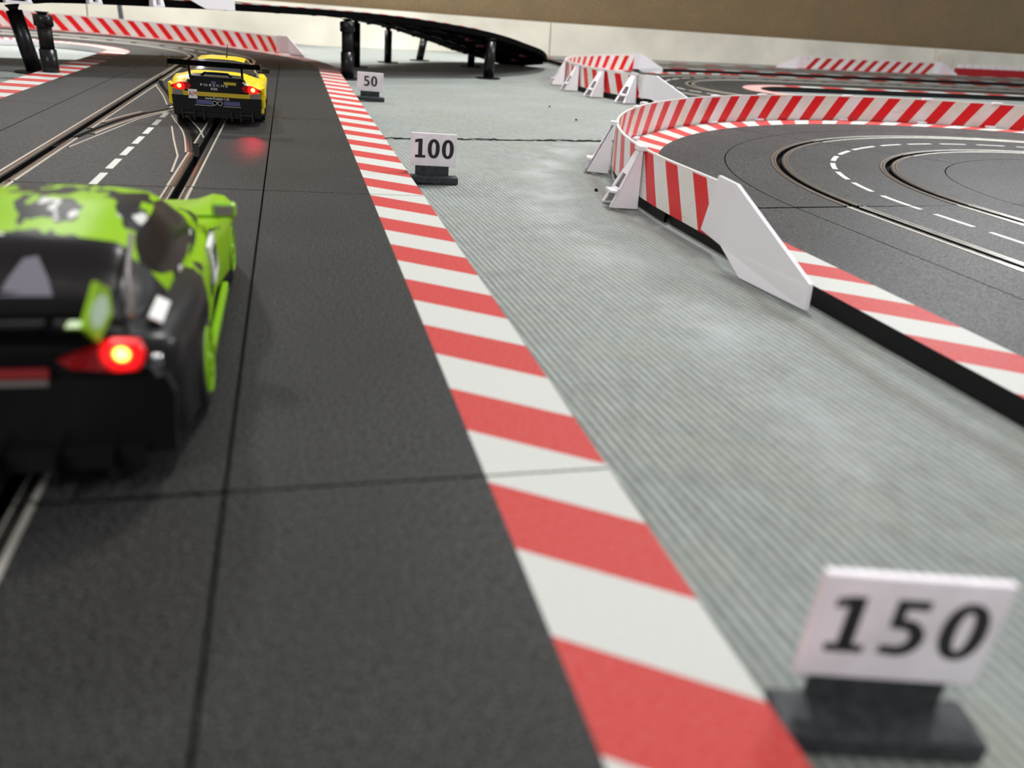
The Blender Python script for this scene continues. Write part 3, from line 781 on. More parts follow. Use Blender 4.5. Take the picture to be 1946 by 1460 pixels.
# guard rail on the bridge edge, its white supports hanging at the top of the frame
gp = []
s = 0
for i, p in enumerate(OU[:29]):
    q = OU[i + 1]; d = (q - p); L = math.hypot(d.x, d.y); gp.append((p.x, p.y, d.x / L, d.y / L, s, p.z)); s += L
bb = thing('striped_barrier', -2.4, 12.6, 0.9, 0, 'bridge guard barrier at the top left, only white feet and end piece showing', 'barrier', 'striped barriers')
mb = MB(); rows = []
for g in gp:
    x, y, tx, ty, u, z = g
    if x > -1.45: continue
    rows.append([mb.vert((x + o * ty, y - o * tx, z + dz)) for o, dz in ((0.034, .115), (0.034, .45), (0.012, .45), (0.012, .115))] + [u])
for i in range(len(rows) - 1):
    for k in range(4):
        a, b = rows[i], rows[i + 1]; w = [0, .30, .30, 0][k]; w2 = [.30, .30, 0, 0][k]
        mb.face([a[k], a[(k + 1) % 4], b[(k + 1) % 4], b[k]], [(a[4], w), (a[4], w2), (b[4], w2), (b[4], w)])
mb.face(rows[0][:4]); mb.face(rows[-1][:4])
mb.build('striped_band', 'barrier', bb)
def edge_at(x):
    for a, b in zip(OU, OU[1:]):
        if a.x <= x <= b.x:
            t = (x - a.x) / (b.x - a.x); p = a + (b - a) * t; d = (b - a); d.z = 0; d.normalize(); return p, d
for x, w in ((-3.32, .30), (-2.53, .17), (-1.83, .17)):
    p, d = edge_at(x); n = Vector((d.y, -d.x, 0)); mb = MB()
    Q = lambda s_, o, z: p + d * s_ + n * o + Vector((0, 0, z))
    for s0_, s1_ in ((-w / 2, -w / 2 + .05), (w / 2 - .05, w / 2)):
        V = [mb.vert(Q(a_, o_, z_)) for z_, f_ in ((0.01, 1.0), (.42, .45)) for a_, o_ in ((s0_ * f_, .012), (s1_ * f_, .012), (s1_ * f_, .13 * f_), (s0_ * f_, .13 * f_))]
        for q in ((3, 2, 1, 0), (4, 5, 6, 7), (0, 1, 5, 4), (1, 2, 6, 5), (2, 3, 7, 6), (3, 0, 4, 7)): mb.face([V[j] for j in q])
    V = [mb.vert(Q(a_, o_, z_)) for z_ in (0.0, .03) for a_, o_ in ((-w / 2, .012), (w / 2, .012), (w / 2, .13), (-w / 2, .13))]
    for q in ((3, 2, 1, 0), (4, 5, 6, 7), (0, 1, 5, 4), (1, 2, 6, 5), (2, 3, 7, 6), (3, 0, 4, 7)): mb.face([V[j] for j in q])
    mb.build('support_foot', 'white_plastic', bb)
p, d = edge_at(-1.40); n = Vector((d.y, -d.x, 0)); mb = MB()
Q = lambda s_, o, z: tuple(p + d * s_ + n * o + Vector((0, 0, z)))
poly = [(0.0, .115), (0.0, .45), (.10, .45), (.72, .16), (.72, .02), (.24, .012), (0.12, .06)]
A = [mb.vert(Q(a_, .045, z_)) for a_, z_ in poly]; B = [mb.vert(Q(a_, .02, z_)) for a_, z_ in poly]
mb.face(A); mb.face(B[::-1])
for i in range(len(A)): mb.face([A[i], B[i], B[(i + 1) % len(A)], A[(i + 1) % len(A)]])
mb.build('end_piece', 'white_plastic', bb)

# ------------------------------------------------------------------ braking distance boards
M['board_face'] = plain('board_white', sc(240, 233, 238), 0.5, grain=6.0)
M['board_edge'] = plain('board_edge', sc(226, 222, 210), 0.5)
M['ink'] = plain('black_ink', (0.012, 0.010, 0.012), 0.5)
m = Mat('printed_grey'); x, y, z = m.obj(); lay = (z * 700.0).sin() * .5 + .5; g = m.noise(40, 3)
m.set(m.mix(m.range(g, .35, .65, 0, 1), (0.026, 0.029, 0.031), (0.052, 0.056, 0.060)), 0.6, spec=0.3); m.bump(lay * 0.4 + g, 0.5, 0.006); M['printed'] = m.m
def text_mesh(s, size, depth, name, mat, parent, loc, rot=(PI / 2, 0, 0), offset=0.0, spacing=1.0, sx=1.0, align='CENTER', shear=0.0, label=None):
    c = bpy.data.curves.new(name, 'FONT'); c.body = s; c.size = size; c.extrude = depth; c.offset = offset
    c.space_character = spacing; c.align_x = align; c.align_y = 'CENTER'; c.shear = shear; c.resolution_u = 6
    o = bpy.data.objects.new(name, c); COL.objects.link(o)
    dg = bpy.context.evaluated_depsgraph_get(); me = bpy.data.meshes.new_from_object(o.evaluated_get(dg))
    bpy.data.objects.remove(o); bpy.data.curves.remove(c)
    me.materials.clear(); me.materials.append(M[mat])
    o = bpy.data.objects.new(name, me); COL.objects.link(o); o.parent = parent
    o.location = loc; o.rotation_euler = rot; o.scale = (sx, 1, 1)
    if label: o['label'] = label
    return o
def digit_one(h, parent, loc, t):
    # a bold 1 with flag and foot serif
    w = h
    P = [(-.26, 0), (.30, 0), (.30, .135), (.125, .145), (.125, 1.0), (-.075, 1.0), (-.28, .945), (-.28, .785), (-.095, .835), (-.095, .145), (-.26, .145)]
    mb = MB(); mb.prism([(a * w, b * h) for a, b in P], lambda a, b, q: (a, q, b), 0, t)
    o = mb.build('digit', 'ink', parent, world=False); o.location = loc; return o
def digit_zero(h, parent, loc, t, wx=.33):
    mb = MB(); n = 36; A = []
    for k in range(n):
        a = 2 * PI * k / n; c, s_ = math.cos(a), math.sin(a)
        f = lambda v, e: math.copysign(abs(v) ** e, v)
        A.append([mb.vert((f(c, .9) * r1_ * h, y_, h * .5 + f(s_, .9) * r2_ * h)) for (r1_, r2_) in ((wx, .515), (wx - .215, .355)) for y_ in (0, t)])
    for k in range(n):
        p, q = A[k], A[(k + 1) % n]
        mb.face([p[0], p[2], q[2], q[0]]); mb.face([p[1], q[1], q[3], p[3]]); mb.face([p[0], q[0], q[1], p[1]]); mb.face([p[2], p[3], q[3], q[2]])
    o = mb.build('digit', 'ink', parent, world=False); o.location = loc; return o
def digit_five(h, parent, loc, t):
    outer = [(-.24, 1.0), (.24, 1.0), (.24, .84), (-.075, .84), (-.075, .665)]
    cx, cy, ro, ri = 0.0, .325, .335, .175
    arc_o = [(cx - .03 + .34 * math.cos(math.radians(a)), cy + ro * math.sin(math.radians(a))) for a in range(100, -111, -15)]
    arc_i = [(cx - .05 + .150 * math.cos(math.radians(a)), cy + .162 * math.sin(math.radians(a))) for a in range(-105, 116, 17)]
    P = outer + arc_o + [(-.28, .02), (-.28, .17)] + arc_i + [(-.235, .50)]
    mb = MB(); A = [mb.vert((a * h, 0, b * h)) for a, b in P]; B = [mb.vert((a * h, t, b * h)) for a, b in P]
    mb.face(A); mb.face(B[::-1])
    for i in range(len(A)): mb.face([A[i], B[i], B[(i + 1) % len(A)], A[(i + 1) % len(A)]])
    o = mb.build('digit', 'ink', parent, world=False); o.location = loc
    me = o.data; bm = bmesh.new(); bm.from_mesh(me); bmesh.ops.triangulate(bm, faces=bm.faces, ngon_method='EAR_CLIP'); bm.to_mesh(me); bm.free()
    return o
def board(x, y, rot, s, label, h=0.12):
    r = thing('distance_board', x, y, 0.0, rot, label, 'distance board', 'braking distance boards beside the kerb')
    MB().box((0, 0.0, 0.252), (0.356, 0.020, 0.245)).build('number_plate', 'board_face', r, world=False, bevel=0.003)
    MB().box((-0.005, 0.005, 0.097), (0.26, 0.03, 0.072)).build('tab', 'printed', r, world=False, bevel=0.002)
    MB().box((-0.01, -0.036, 0.036), (0.40, 0.115, 0.052)).build('base', 'printed', r, world=False, bevel=0.008)
    adv = h * (.785 if len(s) < 3 or h > .135 else .84); x0 = -adv * (len(s) - 1) / 2
    for i, ch in enumerate(s):
        {'1': digit_one, '0': digit_zero, '5': digit_five}[ch](h, r, (x0 + i * adv + (0.004 if ch == '1' else 0), -0.0118, 0.262 - h / 2), 0.0022)
    return r
board(1.045, 6.07, -0.02, '100', 'small white board reading 100 on a grey base', 0.140)
board(1.058, 11.5, -0.03, '50', 'small white board reading 50 on a grey base, farthest of the three', 0.130)
board(1.078, 0.865, -0.255, '150', 'small white board reading 150 on a grey base, blurred in the foreground', 0.132)

# small dark crumbs on the carpet
for x, y, l in ((3.62, 11.3, 'tiny black crumb on the carpet, farthest right of the 50 board'), (2.35, 17.2, 'tiny black crumb in the shadow under the bridge'), (3.55, 9.9, 'tiny black crumb on the carpet left of the large barrier, behind the seam'),
                (2.30, 5.75, 'tiny black crumb nearest the front barrier support, left one of the pair'), (2.36, 5.62, 'tiny black crumb nearest the front barrier support, right one of the pair')):
    tag(MB().box((x, y, 0.012), (0.026, 0.024, 0.018), taper=0.6).build('crumb', 'black_plastic'), l, 'crumb', 'crumbs on the carpet')

# ------------------------------------------------------------------ cars
def interp(tab, y):
    if y <= tab[0][0]: return tab[0][1]
    for (a, va), (b, vb) in zip(tab, tab[1:]):
        if y <= b:
            t = (y - a) / (b - a); t = t * t * (3 - 2 * t); return va + (vb - va) * t
    return tab[-1][1]
def car_shell(par, name, mat, parent, n=64):
    mb = MB(); L = par['L']; rows = []
    ys = sorted(set([0.0, 0.004, 0.012, L - 0.012, L] + [L * i / n for i in range(n + 1)] + [c + s * par['ra'] for c in par['wheels'] for s in (-1.001, 1.001, -0.97, 0.97)]))
    for y in ys:
        w = interp(par['w'], y); zt = interp(par['zt'], y); zf = interp(par['zf'], y); z0 = interp(par['z0'], y)
        az = z0
        for c in par['wheels']:
            d = abs(y - c)
            if d < par['ra']: az = max(az, par['rz'] + math.sqrt(par['ra'] ** 2 - d * d))
        az = min(az, zf - 0.03)
        m1 = zf - (zf - z0) * 0.30; m2 = zf - (zf - z0) * 0.62
        pts = [(0, zt), (.30 * w, zt), (.55 * w, zt * .85 + zf * .15), (.70 * w, zt * .4 + zf * .6), (.82 * w, zf), (.92 * w, zf - 0.006), (.975 * w, zf - 0.03), (w, max(m1, az)), (w * par.get('tuck', 0.985), max(m2, az)), (w * .985, max(z0 + .015, az)), (w * .96, az), (w * .62, az), (w * .62, z0), (0, z0)]
        row = [mb.vert((x, y, z)) for x, z in pts] + [mb.vert((-x, y, z)) for x, z in pts[::-1][1:-1]]
        rows.append(row)
    k = len(rows[0])
    for i in range(len(rows) - 1):
        for j in range(k):
            sm = not (j in (9, 10, 11, 12, 13, 14, 15, 16, 9 + 7))
            mb.face([rows[i][j], rows[i][(j + 1) % k], rows[i + 1][(j + 1) % k], rows[i + 1][j]], sm=sm)
    mb.face(rows[0][::-1]); mb.face(rows[-1])
    return mb.build(name, mat, parent, world=False)
def cabin(par, name, mat, parent):
    # sections along y: (y, half width at belt, z belt, half width at roof, z roof)
    mb = MB(); rows = []
    st = par['cab']; ys = []
    n = 30; y0, y1 = st[0][0], st[-1][0]
    for i in range(n + 1):
        y = y0 + (y1 - y0) * i / n
        v = [interp([(q[0], q[k]) for q in st], y) for k in range(1, 5)]
        wb, zb, wt, zr = v; e = min(0.02, (zr - zb) * 0.3)
        pts = [(0, zr + e * .3), (.5 * wt, zr + e * .15), (.85 * wt, zr - e * .4), (wt, zr - e * 1.4), ((wt * .45 + wb * .55), (zr * .45 + zb * .55)), (wb, zb), (wb, zb - 0.03)]
        rows.append([mb.vert((-x, y, z)) for x, z in pts[::-1]] + [mb.vert((x, y, z)) for x, z in pts[1:]])
    for i in range(len(rows) - 1):
        for j in range(len(rows[0]) - 1): mb.face([rows[i][j], rows[i][j + 1], rows[i + 1][j + 1], rows[i + 1][j]], sm=True)
    mb.face(rows[0]); mb.face(rows[-1][::-1])
    return mb.build(name, mat, parent, world=False)
M['tyre'] = plain('tyre_rubber', (0.010, 0.010, 0.010), 0.7)
def wheel(parent, x, y, r, w, side, rim):
    t = MB(); seg = 28
    prof = [(-w / 2, r * .62), (-w / 2, r * .93), (-w / 2 + .012, r), (w / 2 - .012, r), (w / 2, r * .93), (w / 2, r * .62)]
    rows = [[t.vert((x + px, y + pr * math.cos(2 * PI * k / seg), r + 0.0 + pr * math.sin(2 * PI * k / seg))) for k in range(seg)] for px, pr in prof]
    for i in range(len(rows) - 1):
        for k in range(seg): t.face([rows[i][k], rows[i][(k + 1) % seg], rows[i + 1][(k + 1) % seg], rows[i + 1][k]], sm=True)
    t.face(rows[0][::-1]); t.face(rows[-1])
    o = t.build('wheel', 'tyre', parent, world=False)
    m_ = MB(); xo = x + side * (w / 2 + 0.004)
    # rim ring and ten spokes
    R0, R1 = r * .60, r * .70
    a = [m_.vert((xo - side * .004, y + R1 * math.cos(2 * PI * k / seg), r + R1 * math.sin(2 * PI * k / seg))) for k in range(seg)]
    b = [m_.vert((xo + side * .004, y + (R1 - .008) * math.cos(2 * PI * k / seg), r + (R1 - .008) * math.sin(2 * PI * k / seg))) for k in range(seg)]
    c = [m_.vert((xo - side * .01, y + R0 * math.cos(2 * PI * k / seg), r + R0 * math.sin(2 * PI * k / seg))) for k in range(seg)]
    for k in range(seg):
        j = (k + 1) % seg; m_.face([a[k], a[j], b[j], b[k]], sm=True); m_.face([b[k], b[j], c[j], c[k]], sm=True)
    for s_ in range(10):
        M4 = Matrix.Translation((xo - side * .006, y, r)) @ Matrix.Rotation(2 * PI * s_ / 10, 4, 'X')
        m_.box((0, 0, R0 / 2 + .006), (.012, .013, R0), M4)
    m_.tube([(xo - side * .02, y, r), (xo + side * .004, y, r)], .02, 12)
    m_.build('rim', rim, o, world=False)
    return o
def slab(parent, name, mat, c, d, bevel=0.0, rot=None, label=None, taper=1.0):
    M4 = None
    mb = MB(); mb.box(c, d, rot, taper=taper)
    o = mb.build(name, mat, parent, world=False, bevel=bevel)
    if label: o['label'] = label
    return o
def poly_plate(parent, name, mat, pts, y, th=0.006, label=None, plane='xz'):
    mb = MB()
    if plane == 'xz': fn = lambda a, b, t: (a, t, b)
    elif plane == 'yz': fn = lambda a, b, t: (t, a, b)
    else: fn = lambda a, b, t: (a, b, t)
    mb.prism(pts, fn, y, y + th)
    o = mb.build(name, mat, parent, world=False)
    if label: o['label'] = label
    return o

# ---- yellow race car
YEL = sc(236, 208, 0)
m = Mat('yellow_car_paint'); x, y, z = m.obj(); ax = x.abs()
deck = (y < 0.33) & (ax < 0.275 - y * 0.30) & (y > -0.1)
band = y.between(0.20, 0.42) & (ax < 0.27)
low = (z < 0.175) & (y < 0.30) & (ax < 0.375)
low2 = (z < 0.095)
fascia = (y < 0.02) & (ax < 0.30) & (z > 0.29)
hood = (y > 1.25) & (ax < 0.14)
blk = (deck & band.inv()) | low | low2 | fascia | hood
m.set(m.mix(blk, YEL, (0.006, 0.006, 0.007)), 0.3, 0, 0.25, coat=0.12); M['yellow_paint'] = m.m
m = Mat('yellow_car_cabin'); x, y, z = m.obj(); ax = x.abs()
roof = (z > 0.478) & (ax < 0.215) & y.between(0.72, 1.22)
pill = (y.between(0.97, 1.0) & (z > .3) & (ax > 0.2))
m.set(m.mix(roof | pill, (0.010, 0.010, 0.012), YEL), 0.08, 0, 0.6, coat=0.5); m.b.inputs['Specular IOR Level'].default_value = 0.3; m.b.inputs['Coat Weight'].default_value = 0.0; m.b.inputs['Roughness'].default_value = 0.22; M['yellow_cabin'] = m.m
M['yellow'] = plain('yellow_trim', YEL, 0.3); M['yellow_dull'] = plain('yellow_strip', sc(190, 165, 40), 0.35)
M['grey_trim'] = plain('grey_trim', sc(120, 112, 108), 0.35); M['silver'] = plain('silver', (0.7, 0.7, 0.7), 0.22, 1.0)
M['blue_panel'] = plain('blue_grey_panel', sc(78, 78, 118), 0.35); M['white_ink'] = plain('white_ink', (0.75, 0.75, 0.72), 0.5)
M['sticker_red'] = plain('sticker_red', sc(190, 30, 24), 0.5)
def lamp_mat(name, st, hot, hx, hz, hr, base=(0.35, 0.0, 0.004)):
    m = Mat(name); x, y, z = m.obj()
    dx = (x - hx); dz = (z - hz); d = dx * dx + dz * dz
    core = m.range(d, 0.0, hr * hr, 1.0, 0.0); glow = m.range(d, 0.0, hr * hr * 6, 1.0, 0.0)
    col = m.mix(core, (1.0, 0.01, 0.01), hot)
    m.set(base, 0.15, 0, 0.5, coat=0.3); m.emit(col, core * st + glow * (st * 0.12) + 0.04)
    return m.m
car = thing('race_car', -0.655, 7.90, T + 0.008, 0.0, 'yellow and black race car with two glowing tail lights, farther of the two cars', 'toy car', 'slot cars')
PY = dict(L=1.90, wheels=(0.36, 1.47), ra=0.155, rz=0.13, tuck=0.99,
  w=[(0, .372), (.08, .400), (.36, .412), (.7, .385), (1.0, .372), (1.45, .405), (1.75, .375), (1.9, .30)],
  zt=[(0, .30), (.03, .372), (.10, .392), (.22, .412), (.34, .425), (.6, .38), (1.2, .33), (1.6, .26), (1.85, .16), (1.9, .12)],
  zf=[(0, .275), (.05, .325), (.20, .375), (.40, .380), (.7, .335), (1.1, .325), (1.45, .335), (1.7, .26), (1.9, .13)],
  z0=[(0, .13), (.12, .07), (.3, .05), (1.9, .045)],
  cab=[(0.35, .27, .405, .19, .418), (0.56, .315, .375, .230, .470), (0.80, .335, .345, .245, .508), (1.05, .335, .335, .245, .512), (1.25, .33, .33, .225, .475), (1.50, .30, .30, .22, .31)])
car_shell(PY, 'body', 'yellow_paint', car)
cabin(PY, 'cabin', 'yellow_cabin', car)
M['rim_dark'] = plain('dark_rim', (0.05, 0.05, 0.055), 0.3, 0.8)
for x, y in ((-.335, .36), (.335, .36), (-.335, 1.47), (.335, 1.47)):
    wheel(car, x, y, .138 if y < 1 else .132, .135 if y < 1 else .11, 1 if x > 0 else -1, 'rim_dark')
M['tail_y_l'] = lamp_mat('tail_light_left', 14, (1.0, 0.25, 0.05), -0.315, 0.310, 0.022)
M['tail_y_r'] = lamp_mat('tail_light_right', 18, (1.0, 0.35, 0.05), 0.315, 0.310, 0.022)
for sg, mm in ((-1, 'tail_y_l'), (1, 'tail_y_r')):
    pts = [(sg * .215, .318), (sg * .235, .285), (sg * .33, .278), (sg * .392, .300), (sg * .37, .318), (sg * .30, .345), (sg * .24, .345)]
    if sg < 0: pts = pts[::-1]
    poly_plate(car, 'tail_light', mm, pts, -0.014, 0.03)
    g = [(sg * .29, .272), (sg * .375, .282), (sg * .372, .235), (sg * .285, .228)]
    poly_plate(car, 'corner_panel', 'grey_trim', g if sg > 0 else g[::-1], -0.010, 0.02)
poly_plate(car, 'rear_fascia', 'black_gloss', [(-.22, .262), (.22, .262), (.24, .35), (.20, .385), (-.20, .385), (-.24, .35)], -0.012, 0.03)
poly_plate(car, 'yellow_strip', 'yellow_dull', [(-.285, .232), (.285, .232), (.29, .268), (-.29, .268)], -0.018, 0.03)
poly_plate(car, 'bumper', 'black_plastic', [(-.375, .06), (.375, .06), (.385, .232), (-.385, .232)], -0.012, 0.03)
slab(car, 'sticker', 'white_ink', (-.205, -.021, .248), (.075, .004, .078))
text_mesh('AM', 0.062, 0.0008, 'sticker_text', 'sticker_red', car, (-.205, -.0245, .247), offset=0.0, sx=0.80)
text_mesh('PORSCHE', 0.028, 0.0008, 'lettering', 'white_ink', car, (-0.02, -.0135, .328), sx=1.45, spacing=1.5)
text_mesh('RSR', 0.028, 0.0008, 'lettering', 'white_ink', car, (-0.02, -.0135, .297), sx=1.3)
text_mesh('www.Project-1.de', 0.030, 0.0008, 'lettering', 'white_ink', car, (0.0, -.0135, .2165), sx=0.95)
slab(car, 'yellow_badge', 'yellow_dull', (.118, -.014, .352), (.105, .004, .024)); slab(car, 'blue_badge', 'blue_panel', (-.022, -.014, .352), (.042, .004, .026))
slab(car, 'plate_panel', 'blue_panel', (-.115, -.014, .182), (.13, .006, .036)); slab(car, 'plate_panel', 'blue_panel', (.125, -.014, .180), (.14, .006, .036))
for dx in (-.024, .024):
    mb = MB(); seg = 18
    mb.tube([(dx, -.035, .178), (dx, .02, .178)], .021, seg, caps=False); mb.tube([(dx, -.035, .178), (dx, .02, .178)], .015, seg, caps=False)
    A = mb
    for k in range(seg):
        a1, a2 = 2 * PI * k / seg, 2 * PI * (k + 1) / seg
        mb.face([mb.vert((dx + r_ * math.cos(a), -.035, .178 + r_ * math.sin(a))) for r_, a in ((.015, a1), (.021, a1), (.021, a2), (.015, a2))])
    mb.build('exhaust_pipe', 'silver', car, world=False)
    MB().tube([(dx, -.02, .178), (dx, .0, .178)], .0155, seg).build('exhaust_mouth', 'slot', car, world=False)
slab(car, 'chrome_lip', 'silver', (-.115, -.022, .154), (.155, .012, .006)); slab(car, 'chrome_lip', 'silver', (.125, -.022, .152), (.155, .012, .006))
M['fin_grey'] = plain('diffuser_grey', (0.03, 0.03, 0.034), 0.4)
slab(car, 'diffuser', 'black_plastic', (0, .06, .075), (.60, .20, .045))
for dx in (-.30, -.20, -.12, .12, .20, .30): slab(car, 'diffuser_fin', 'fin_grey', (dx, -.01, .075), (.006, .13, .085))
for sg in (-1, 1):
    slab(car, 'diffuser_bar', 'fin_grey', (sg * .25, -.06, .088), (.10, .02, .006))
    # fender edge that drops behind the wheel
    q = [(sg * .378, .315), (sg * .412, .33), (sg * .414, .155), (sg * .385, .145)]
    poly_plate(car, 'fender_edge', 'yellow', q if sg > 0 else q[::-1], 0.02, 0.16)
    slab(car, 'mirror', 'black_gloss', (sg * .405, 1.10, .395), (.075, .04, .05), bevel=.008); slab(car, 'mirror_arm', 'black_plastic', (sg * .36, 1.11, .375), (.07, .012, .012))
slab(car, 'spoiler_lip', 'black_gloss', (0, .045, .392), (.46, .09, .018), bevel=.004)
mb = MB(); mb.tube([(-.13, .07, .40), (-.10, .06, .425), (.10, .06, .425), (.13, .07, .40)], .012, 8); mb.build('air_duct', 'black_gloss', car, world=False)
# rear wing on two struts
wing = MB(); wing.prism([(-.07, 0.006), (-.07, .046), (.0, .036), (.06, .012), (.07, 0.0), (.0, -.004)], lambda a, b, t: (t, -.03 + a, .490 + b), -.385, .385)
wing.build('rear_wing', 'deck_black', car, world=False)
for sg in (-1, 1):
    poly_plate(car, 'wing_end_plate', 'black_gloss', [(-.12, .465), (.05, .47), (.05, .535), (-.12, .53)] if sg > 0 else [(-.12, .465), (.05, .47), (.05, .535), (-.12, .53)], sg * .387, .006, plane='yz')
    mb = MB(); mb.tube([(sg * .225, .10, .37), (sg * .225, .03, .43), (sg * .225, -.02, .51)], .011, 8); mb.build('wing_strut', 'black_gloss', car, world=False)
MB().tube([(0.035, .86, .50), (0.045, .86, .52), (.06, .84, .635)], [.010, .006, .003], 8).build('antenna', 'black_plastic', car, world=False)

# ---- green race car, cut by the left frame edge
GRN = sc(138, 184, 0)
def camo(name, rear_black=True, y_split=0.42):
    m = Mat(name); x, y, z = m.obj()
    v = m.vec(x * 7.0, y * 3.4, z * 5.0)
    n = m.noise(0.9, 2.5, v, 0.6); n2 = m.noise(1.3, 2.0, m.vec(x * 7.0 + 9.0, y * 4.0 + 4.0, z * 5.0), 0.5)
    c = m.mix(n > 0.565, GRN, (0.010, 0.010, 0.011))
    c = m.mix((n2 > 0.64) & (n > 0.54), c, sc(205, 205, 200))
    if rear_black:
        e = y + (n - 0.5) * 0.45 + (z - 0.25) * 0.35
        c = m.mix(e < y_split, c, (0.009, 0.009, 0.010))
    c = m.mix((z < 0.10), c, (0.01, 0.01, 0.01))
    m.set(c, 0.34, 0, 0.14, coat=0.05); return m.m
M['camo'] = camo('green_camo_paint', True, 0.66)
m = Mat('green_car_cabin'); x, y, z = m.obj(); ax = x.abs()
v = m.vec(x * 8.0, y * 3.6, z * 3.0); n = m.noise(1.1, 2.5, v, 0.6); n2 = m.noise(1.4, 2.0, m.vec(x * 7.0 + 9.0, y * 4.0 + 4.0, z * 5.0), 0.5)
paint = m.mix(n > 0.515, GRN, (0.010, 0.010, 0.011)); paint = m.mix((n2 > 0.64) & (n > 0.52), paint, sc(210, 210, 205))
rear = (y < 0.385) & (ax < 0.245)
side_glass = (((y - 0.70) * (y - 0.70) * 8.5 + (z - 0.435) * (z - 0.435) * 230.0) < 1.0)
front = (y > 0.97) & (ax < 0.23)
glass = rear | (side_glass & (ax > 0.235)) | front
c = m.mix(glass, paint, (0.012, 0.010, 0.010)); blackpill = (y < 0.36) & (ax > 0.24)
c = m.mix(blackpill, c, (0.02, 0.02, 0.02))
m.set(c, m.range(glass, 0, 1, 0.40, 0.25), 0, 0.10); M['green_cabin'] = m.m
g = thing('race_car', -0.675, 1.80, T + 0.008, 0.0, 'green and black camouflage race car blurred in the left foreground, one red tail light visible', 'toy car', 'slot cars')
PG = dict(L=2.02, wheels=(0.40, 1.56), ra=0.160, rz=0.13, tuck=0.99,
  w=[(0, .360), (.10, .400), (.40, .428), (.75, .395), (1.1, .385), (1.55, .43), (1.85, .40), (2.02, .33)],
  zt=[(0, .33), (.04, .395), (.15, .40), (.4, .385), (.9, .37), (1.3, .355), (1.7, .30), (1.95, .20), (2.02, .16)],
  zf=[(0, .31), (.06, .355), (.25, .365), (.45, .365), (.8, .345), (1.2, .345), (1.55, .365), (1.8, .30), (2.02, .17)],
  z0=[(0, .12), (.12, .07), (.3, .05), (2.02, .045)],
  cab=[(0.08, .27, .385, .20, .392), (0.20, .315, .378, .23, .435), (0.40, .335, .37, .250, .505), (0.68, .345, .37, .258, .532), (0.92, .345, .365, .250, .515), (1.15, .33, .355, .235, .44), (1.38, .30, .345, .22, .352)])
car_shell(PG, 'body', 'camo', g)
cabin(PG, 'cabin', 'green_cabin', g)
m = Mat('wing_end_paint'); x, y, z = m.obj()
m.set(m.mix(((y + .03) * (y + .03) * 300.0 + (z - .465) * (z - .465) * 900.0) < 1.0, GRN, sc(190, 220, 190)), .3); M['wing_paint'] = m.m
M['rim_green'] = plain('green_rim', sc(134, 190, 0), 0.3)
for x, y in ((-.35, .40), (.35, .40), (-.352, 1.56), (.352, 1.56)):
    wheel(g, x, y, .142 if y < 1 else .138, .135 if y < 1 else .12, 1 if x > 0 else -1, 'rim_green')
M['tail_g'] = lamp_mat('tail_light_green_car', 22, (1.0, 0.42, 0.04), 0.280, 0.345, 0.021, base=(0.25, 0.0, 0.004))
M['tail_g2'] = lamp_mat('tail_light_green_car_l', 14, (1.0, 0.42, 0.04), -0.280, 0.345, 0.021, base=(0.25, 0.0, 0.004))
for sg, mm in ((1, 'tail_g'), (-1, 'tail_g2')):
    q = [(sg * .145, .330), (sg * .17, .310), (sg * .26, .300), (sg * .315, .303), (sg * .330, .335), (sg * .318, .372), (sg * .26, .374), (sg * .20, .350)]
    poly_plate(g, 'tail_light', mm, q if sg > 0 else q[::-1], -.016, .03)
    slab(g, 'reflector', 'silver', (sg * .352, -.004, .322), (.022, .02, .030), bevel=.004)
    poly_plate(g, 'wing_end_plate', 'wing_paint', [(-.13, .465), (-.06, .405), (.05, .43), (.05, .49), (-.02, .53)], sg * .252, .010, plane='yz').rotation_euler = (0, 0, -.10 * sg)
    slab(g, 'mirror', 'rim_green', (sg * .425, 1.16, .400), (.085, .05, .055), bevel=.012); slab(g, 'mirror_glass', 'grey_trim', (sg * .425, 1.133, .402), (.062, .006, .034), bevel=.002); slab(g, 'mirror_arm', 'rim_green', (sg * .37, 1.17, .372), (.08, .016, .014))
    slab(g, 'side_skirt', 'rim_green', (sg * .405, .92, .085), (.022, .62, .035), bevel=.004)
poly_plate(g, 'rear_bumper', 'black_gloss', [(-.375, .08), (.375, .08), (.385, .24), (.37, .285), (-.37, .285), (-.385, .24)], -.012, .03)
slab(g, 'diffuser', 'black_plastic', (0, .05, .08), (.62, .18, .05))
for dx in (-.24, -.12, 0, .12, .24): slab(g, 'diffuser_fin', 'black_plastic', (dx, -.02, .075), (.008, .14, .08))
M['red_badge'] = plain('red_badge', sc(150, 40, 42), 0.4)
slab(g, 'red_badge', 'red_badge', (.045, -.018, .302), (.16, .006, .024)); slab(g, 'license_panel', 'grey_trim', (.045, -.016, .277), (.15, .006, .014))
wing = MB(); wing.prism([(-.075, 0.0), (-.06, .012), (.0, .018), (.06, .008), (.075, 0.0), (.0, -.005)], lambda a, b, t: (t, -.03 + a, .462 + b), -.252, .252)
wing.build('rear_wing', 'deck_black', g, world=False)
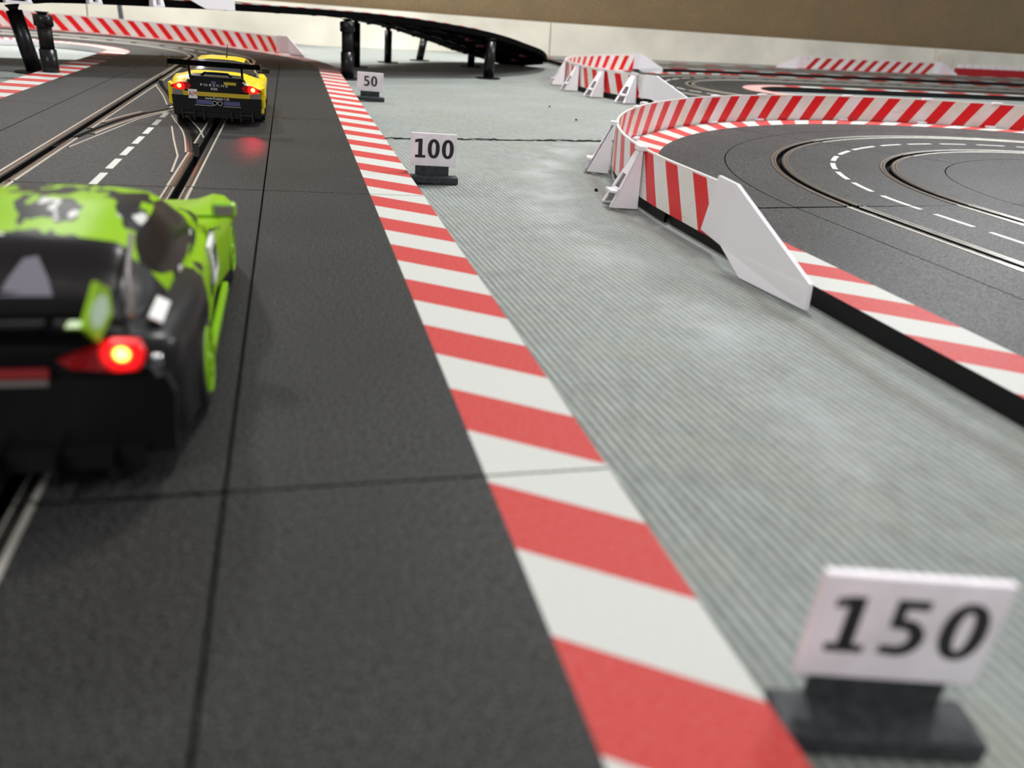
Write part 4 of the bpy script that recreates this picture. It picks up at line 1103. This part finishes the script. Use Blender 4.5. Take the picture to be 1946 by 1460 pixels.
for sg in (-1, 1):
    mb = MB(); mb.tube([(sg * .12, .08, .39), (sg * .12, .0, .45)], .010, 8); mb.build('wing_strut', 'black_plastic', g, world=False)
# white number panel on each door and white flashes on the rear quarters
for sg in (-1, 1):
    M4 = Matrix.Translation((sg * .388, 1.02, .262)) @ Matrix.Rotation(0.02 * sg, 4, 'Z') @ Matrix.Rotation(-0.06 * sg, 4, 'Y')
    slab(g, 'number_panel', 'white_ink', (0, 0, 0), (.014, .20, .135), rot=M4)
    text_mesh('33', .11, .001, 'door_number', 'ink', g, (sg * .397, 1.02, .262), rot=(PI / 2, 0, sg * PI / 2), offset=.003)
    M4 = Matrix.Translation((sg * .335, .20, .374)) @ Matrix.Rotation(0.5 * sg, 4, 'Y')
    slab(g, 'white_flash', 'white_ink', (0, 0, 0), (.036, .15, .006), rot=M4, bevel=.002)
    MB().tube([(sg * .292, .09, .398), (sg * .262, .24, .455), (sg * .252, .40, .512)], .007, 8).build('pillar_highlight', 'grey_trim', g, world=False)  # grey strip standing in for the highlight along the black pillar
    slab(g, 'green_flash', 'rim_green', (sg * .20, .035, .398), (.075, .05, .006), bevel=.002)
M['pale_patch'] = plain('pale_patch', sc(112, 106, 116), .4)
mb = MB(); M4 = Matrix.Translation((.045, .225, .452)) @ Matrix.Rotation(0.42, 4, 'X')
poly = [(-.05, -.075), (.065, -.075), (.045, -.01), (.01, .07), (-.02, .06), (-.04, -.01)]
mb.prism(poly, lambda a, b, t: M4 @ Vector((a, b, t)), 0, .004)
mb.build('window_patch', 'pale_patch', g, world=False)  # pale flat shape lying on the rear window

# the tail lamps throw a little red light back onto the track
def tail_beam(x, y, z, tx, ty, e):
    l = bpy.data.lights.new('tail_beam', 'SPOT'); l.energy = e; l.color = (1.0, 0.02, 0.05); l.spot_size = math.radians(22); l.spot_blend = 0.9; l.shadow_soft_size = 0.02
    o = bpy.data.objects.new('tail_beam', l); COL.objects.link(o); o.location = (x, y, z)
    o.rotation_euler = (Vector((tx, ty, T)) - o.location).to_track_quat('-Z', 'Y').to_euler()
tail_beam(-0.34, 7.86, 0.42, -0.37, 6.95, 9.0)
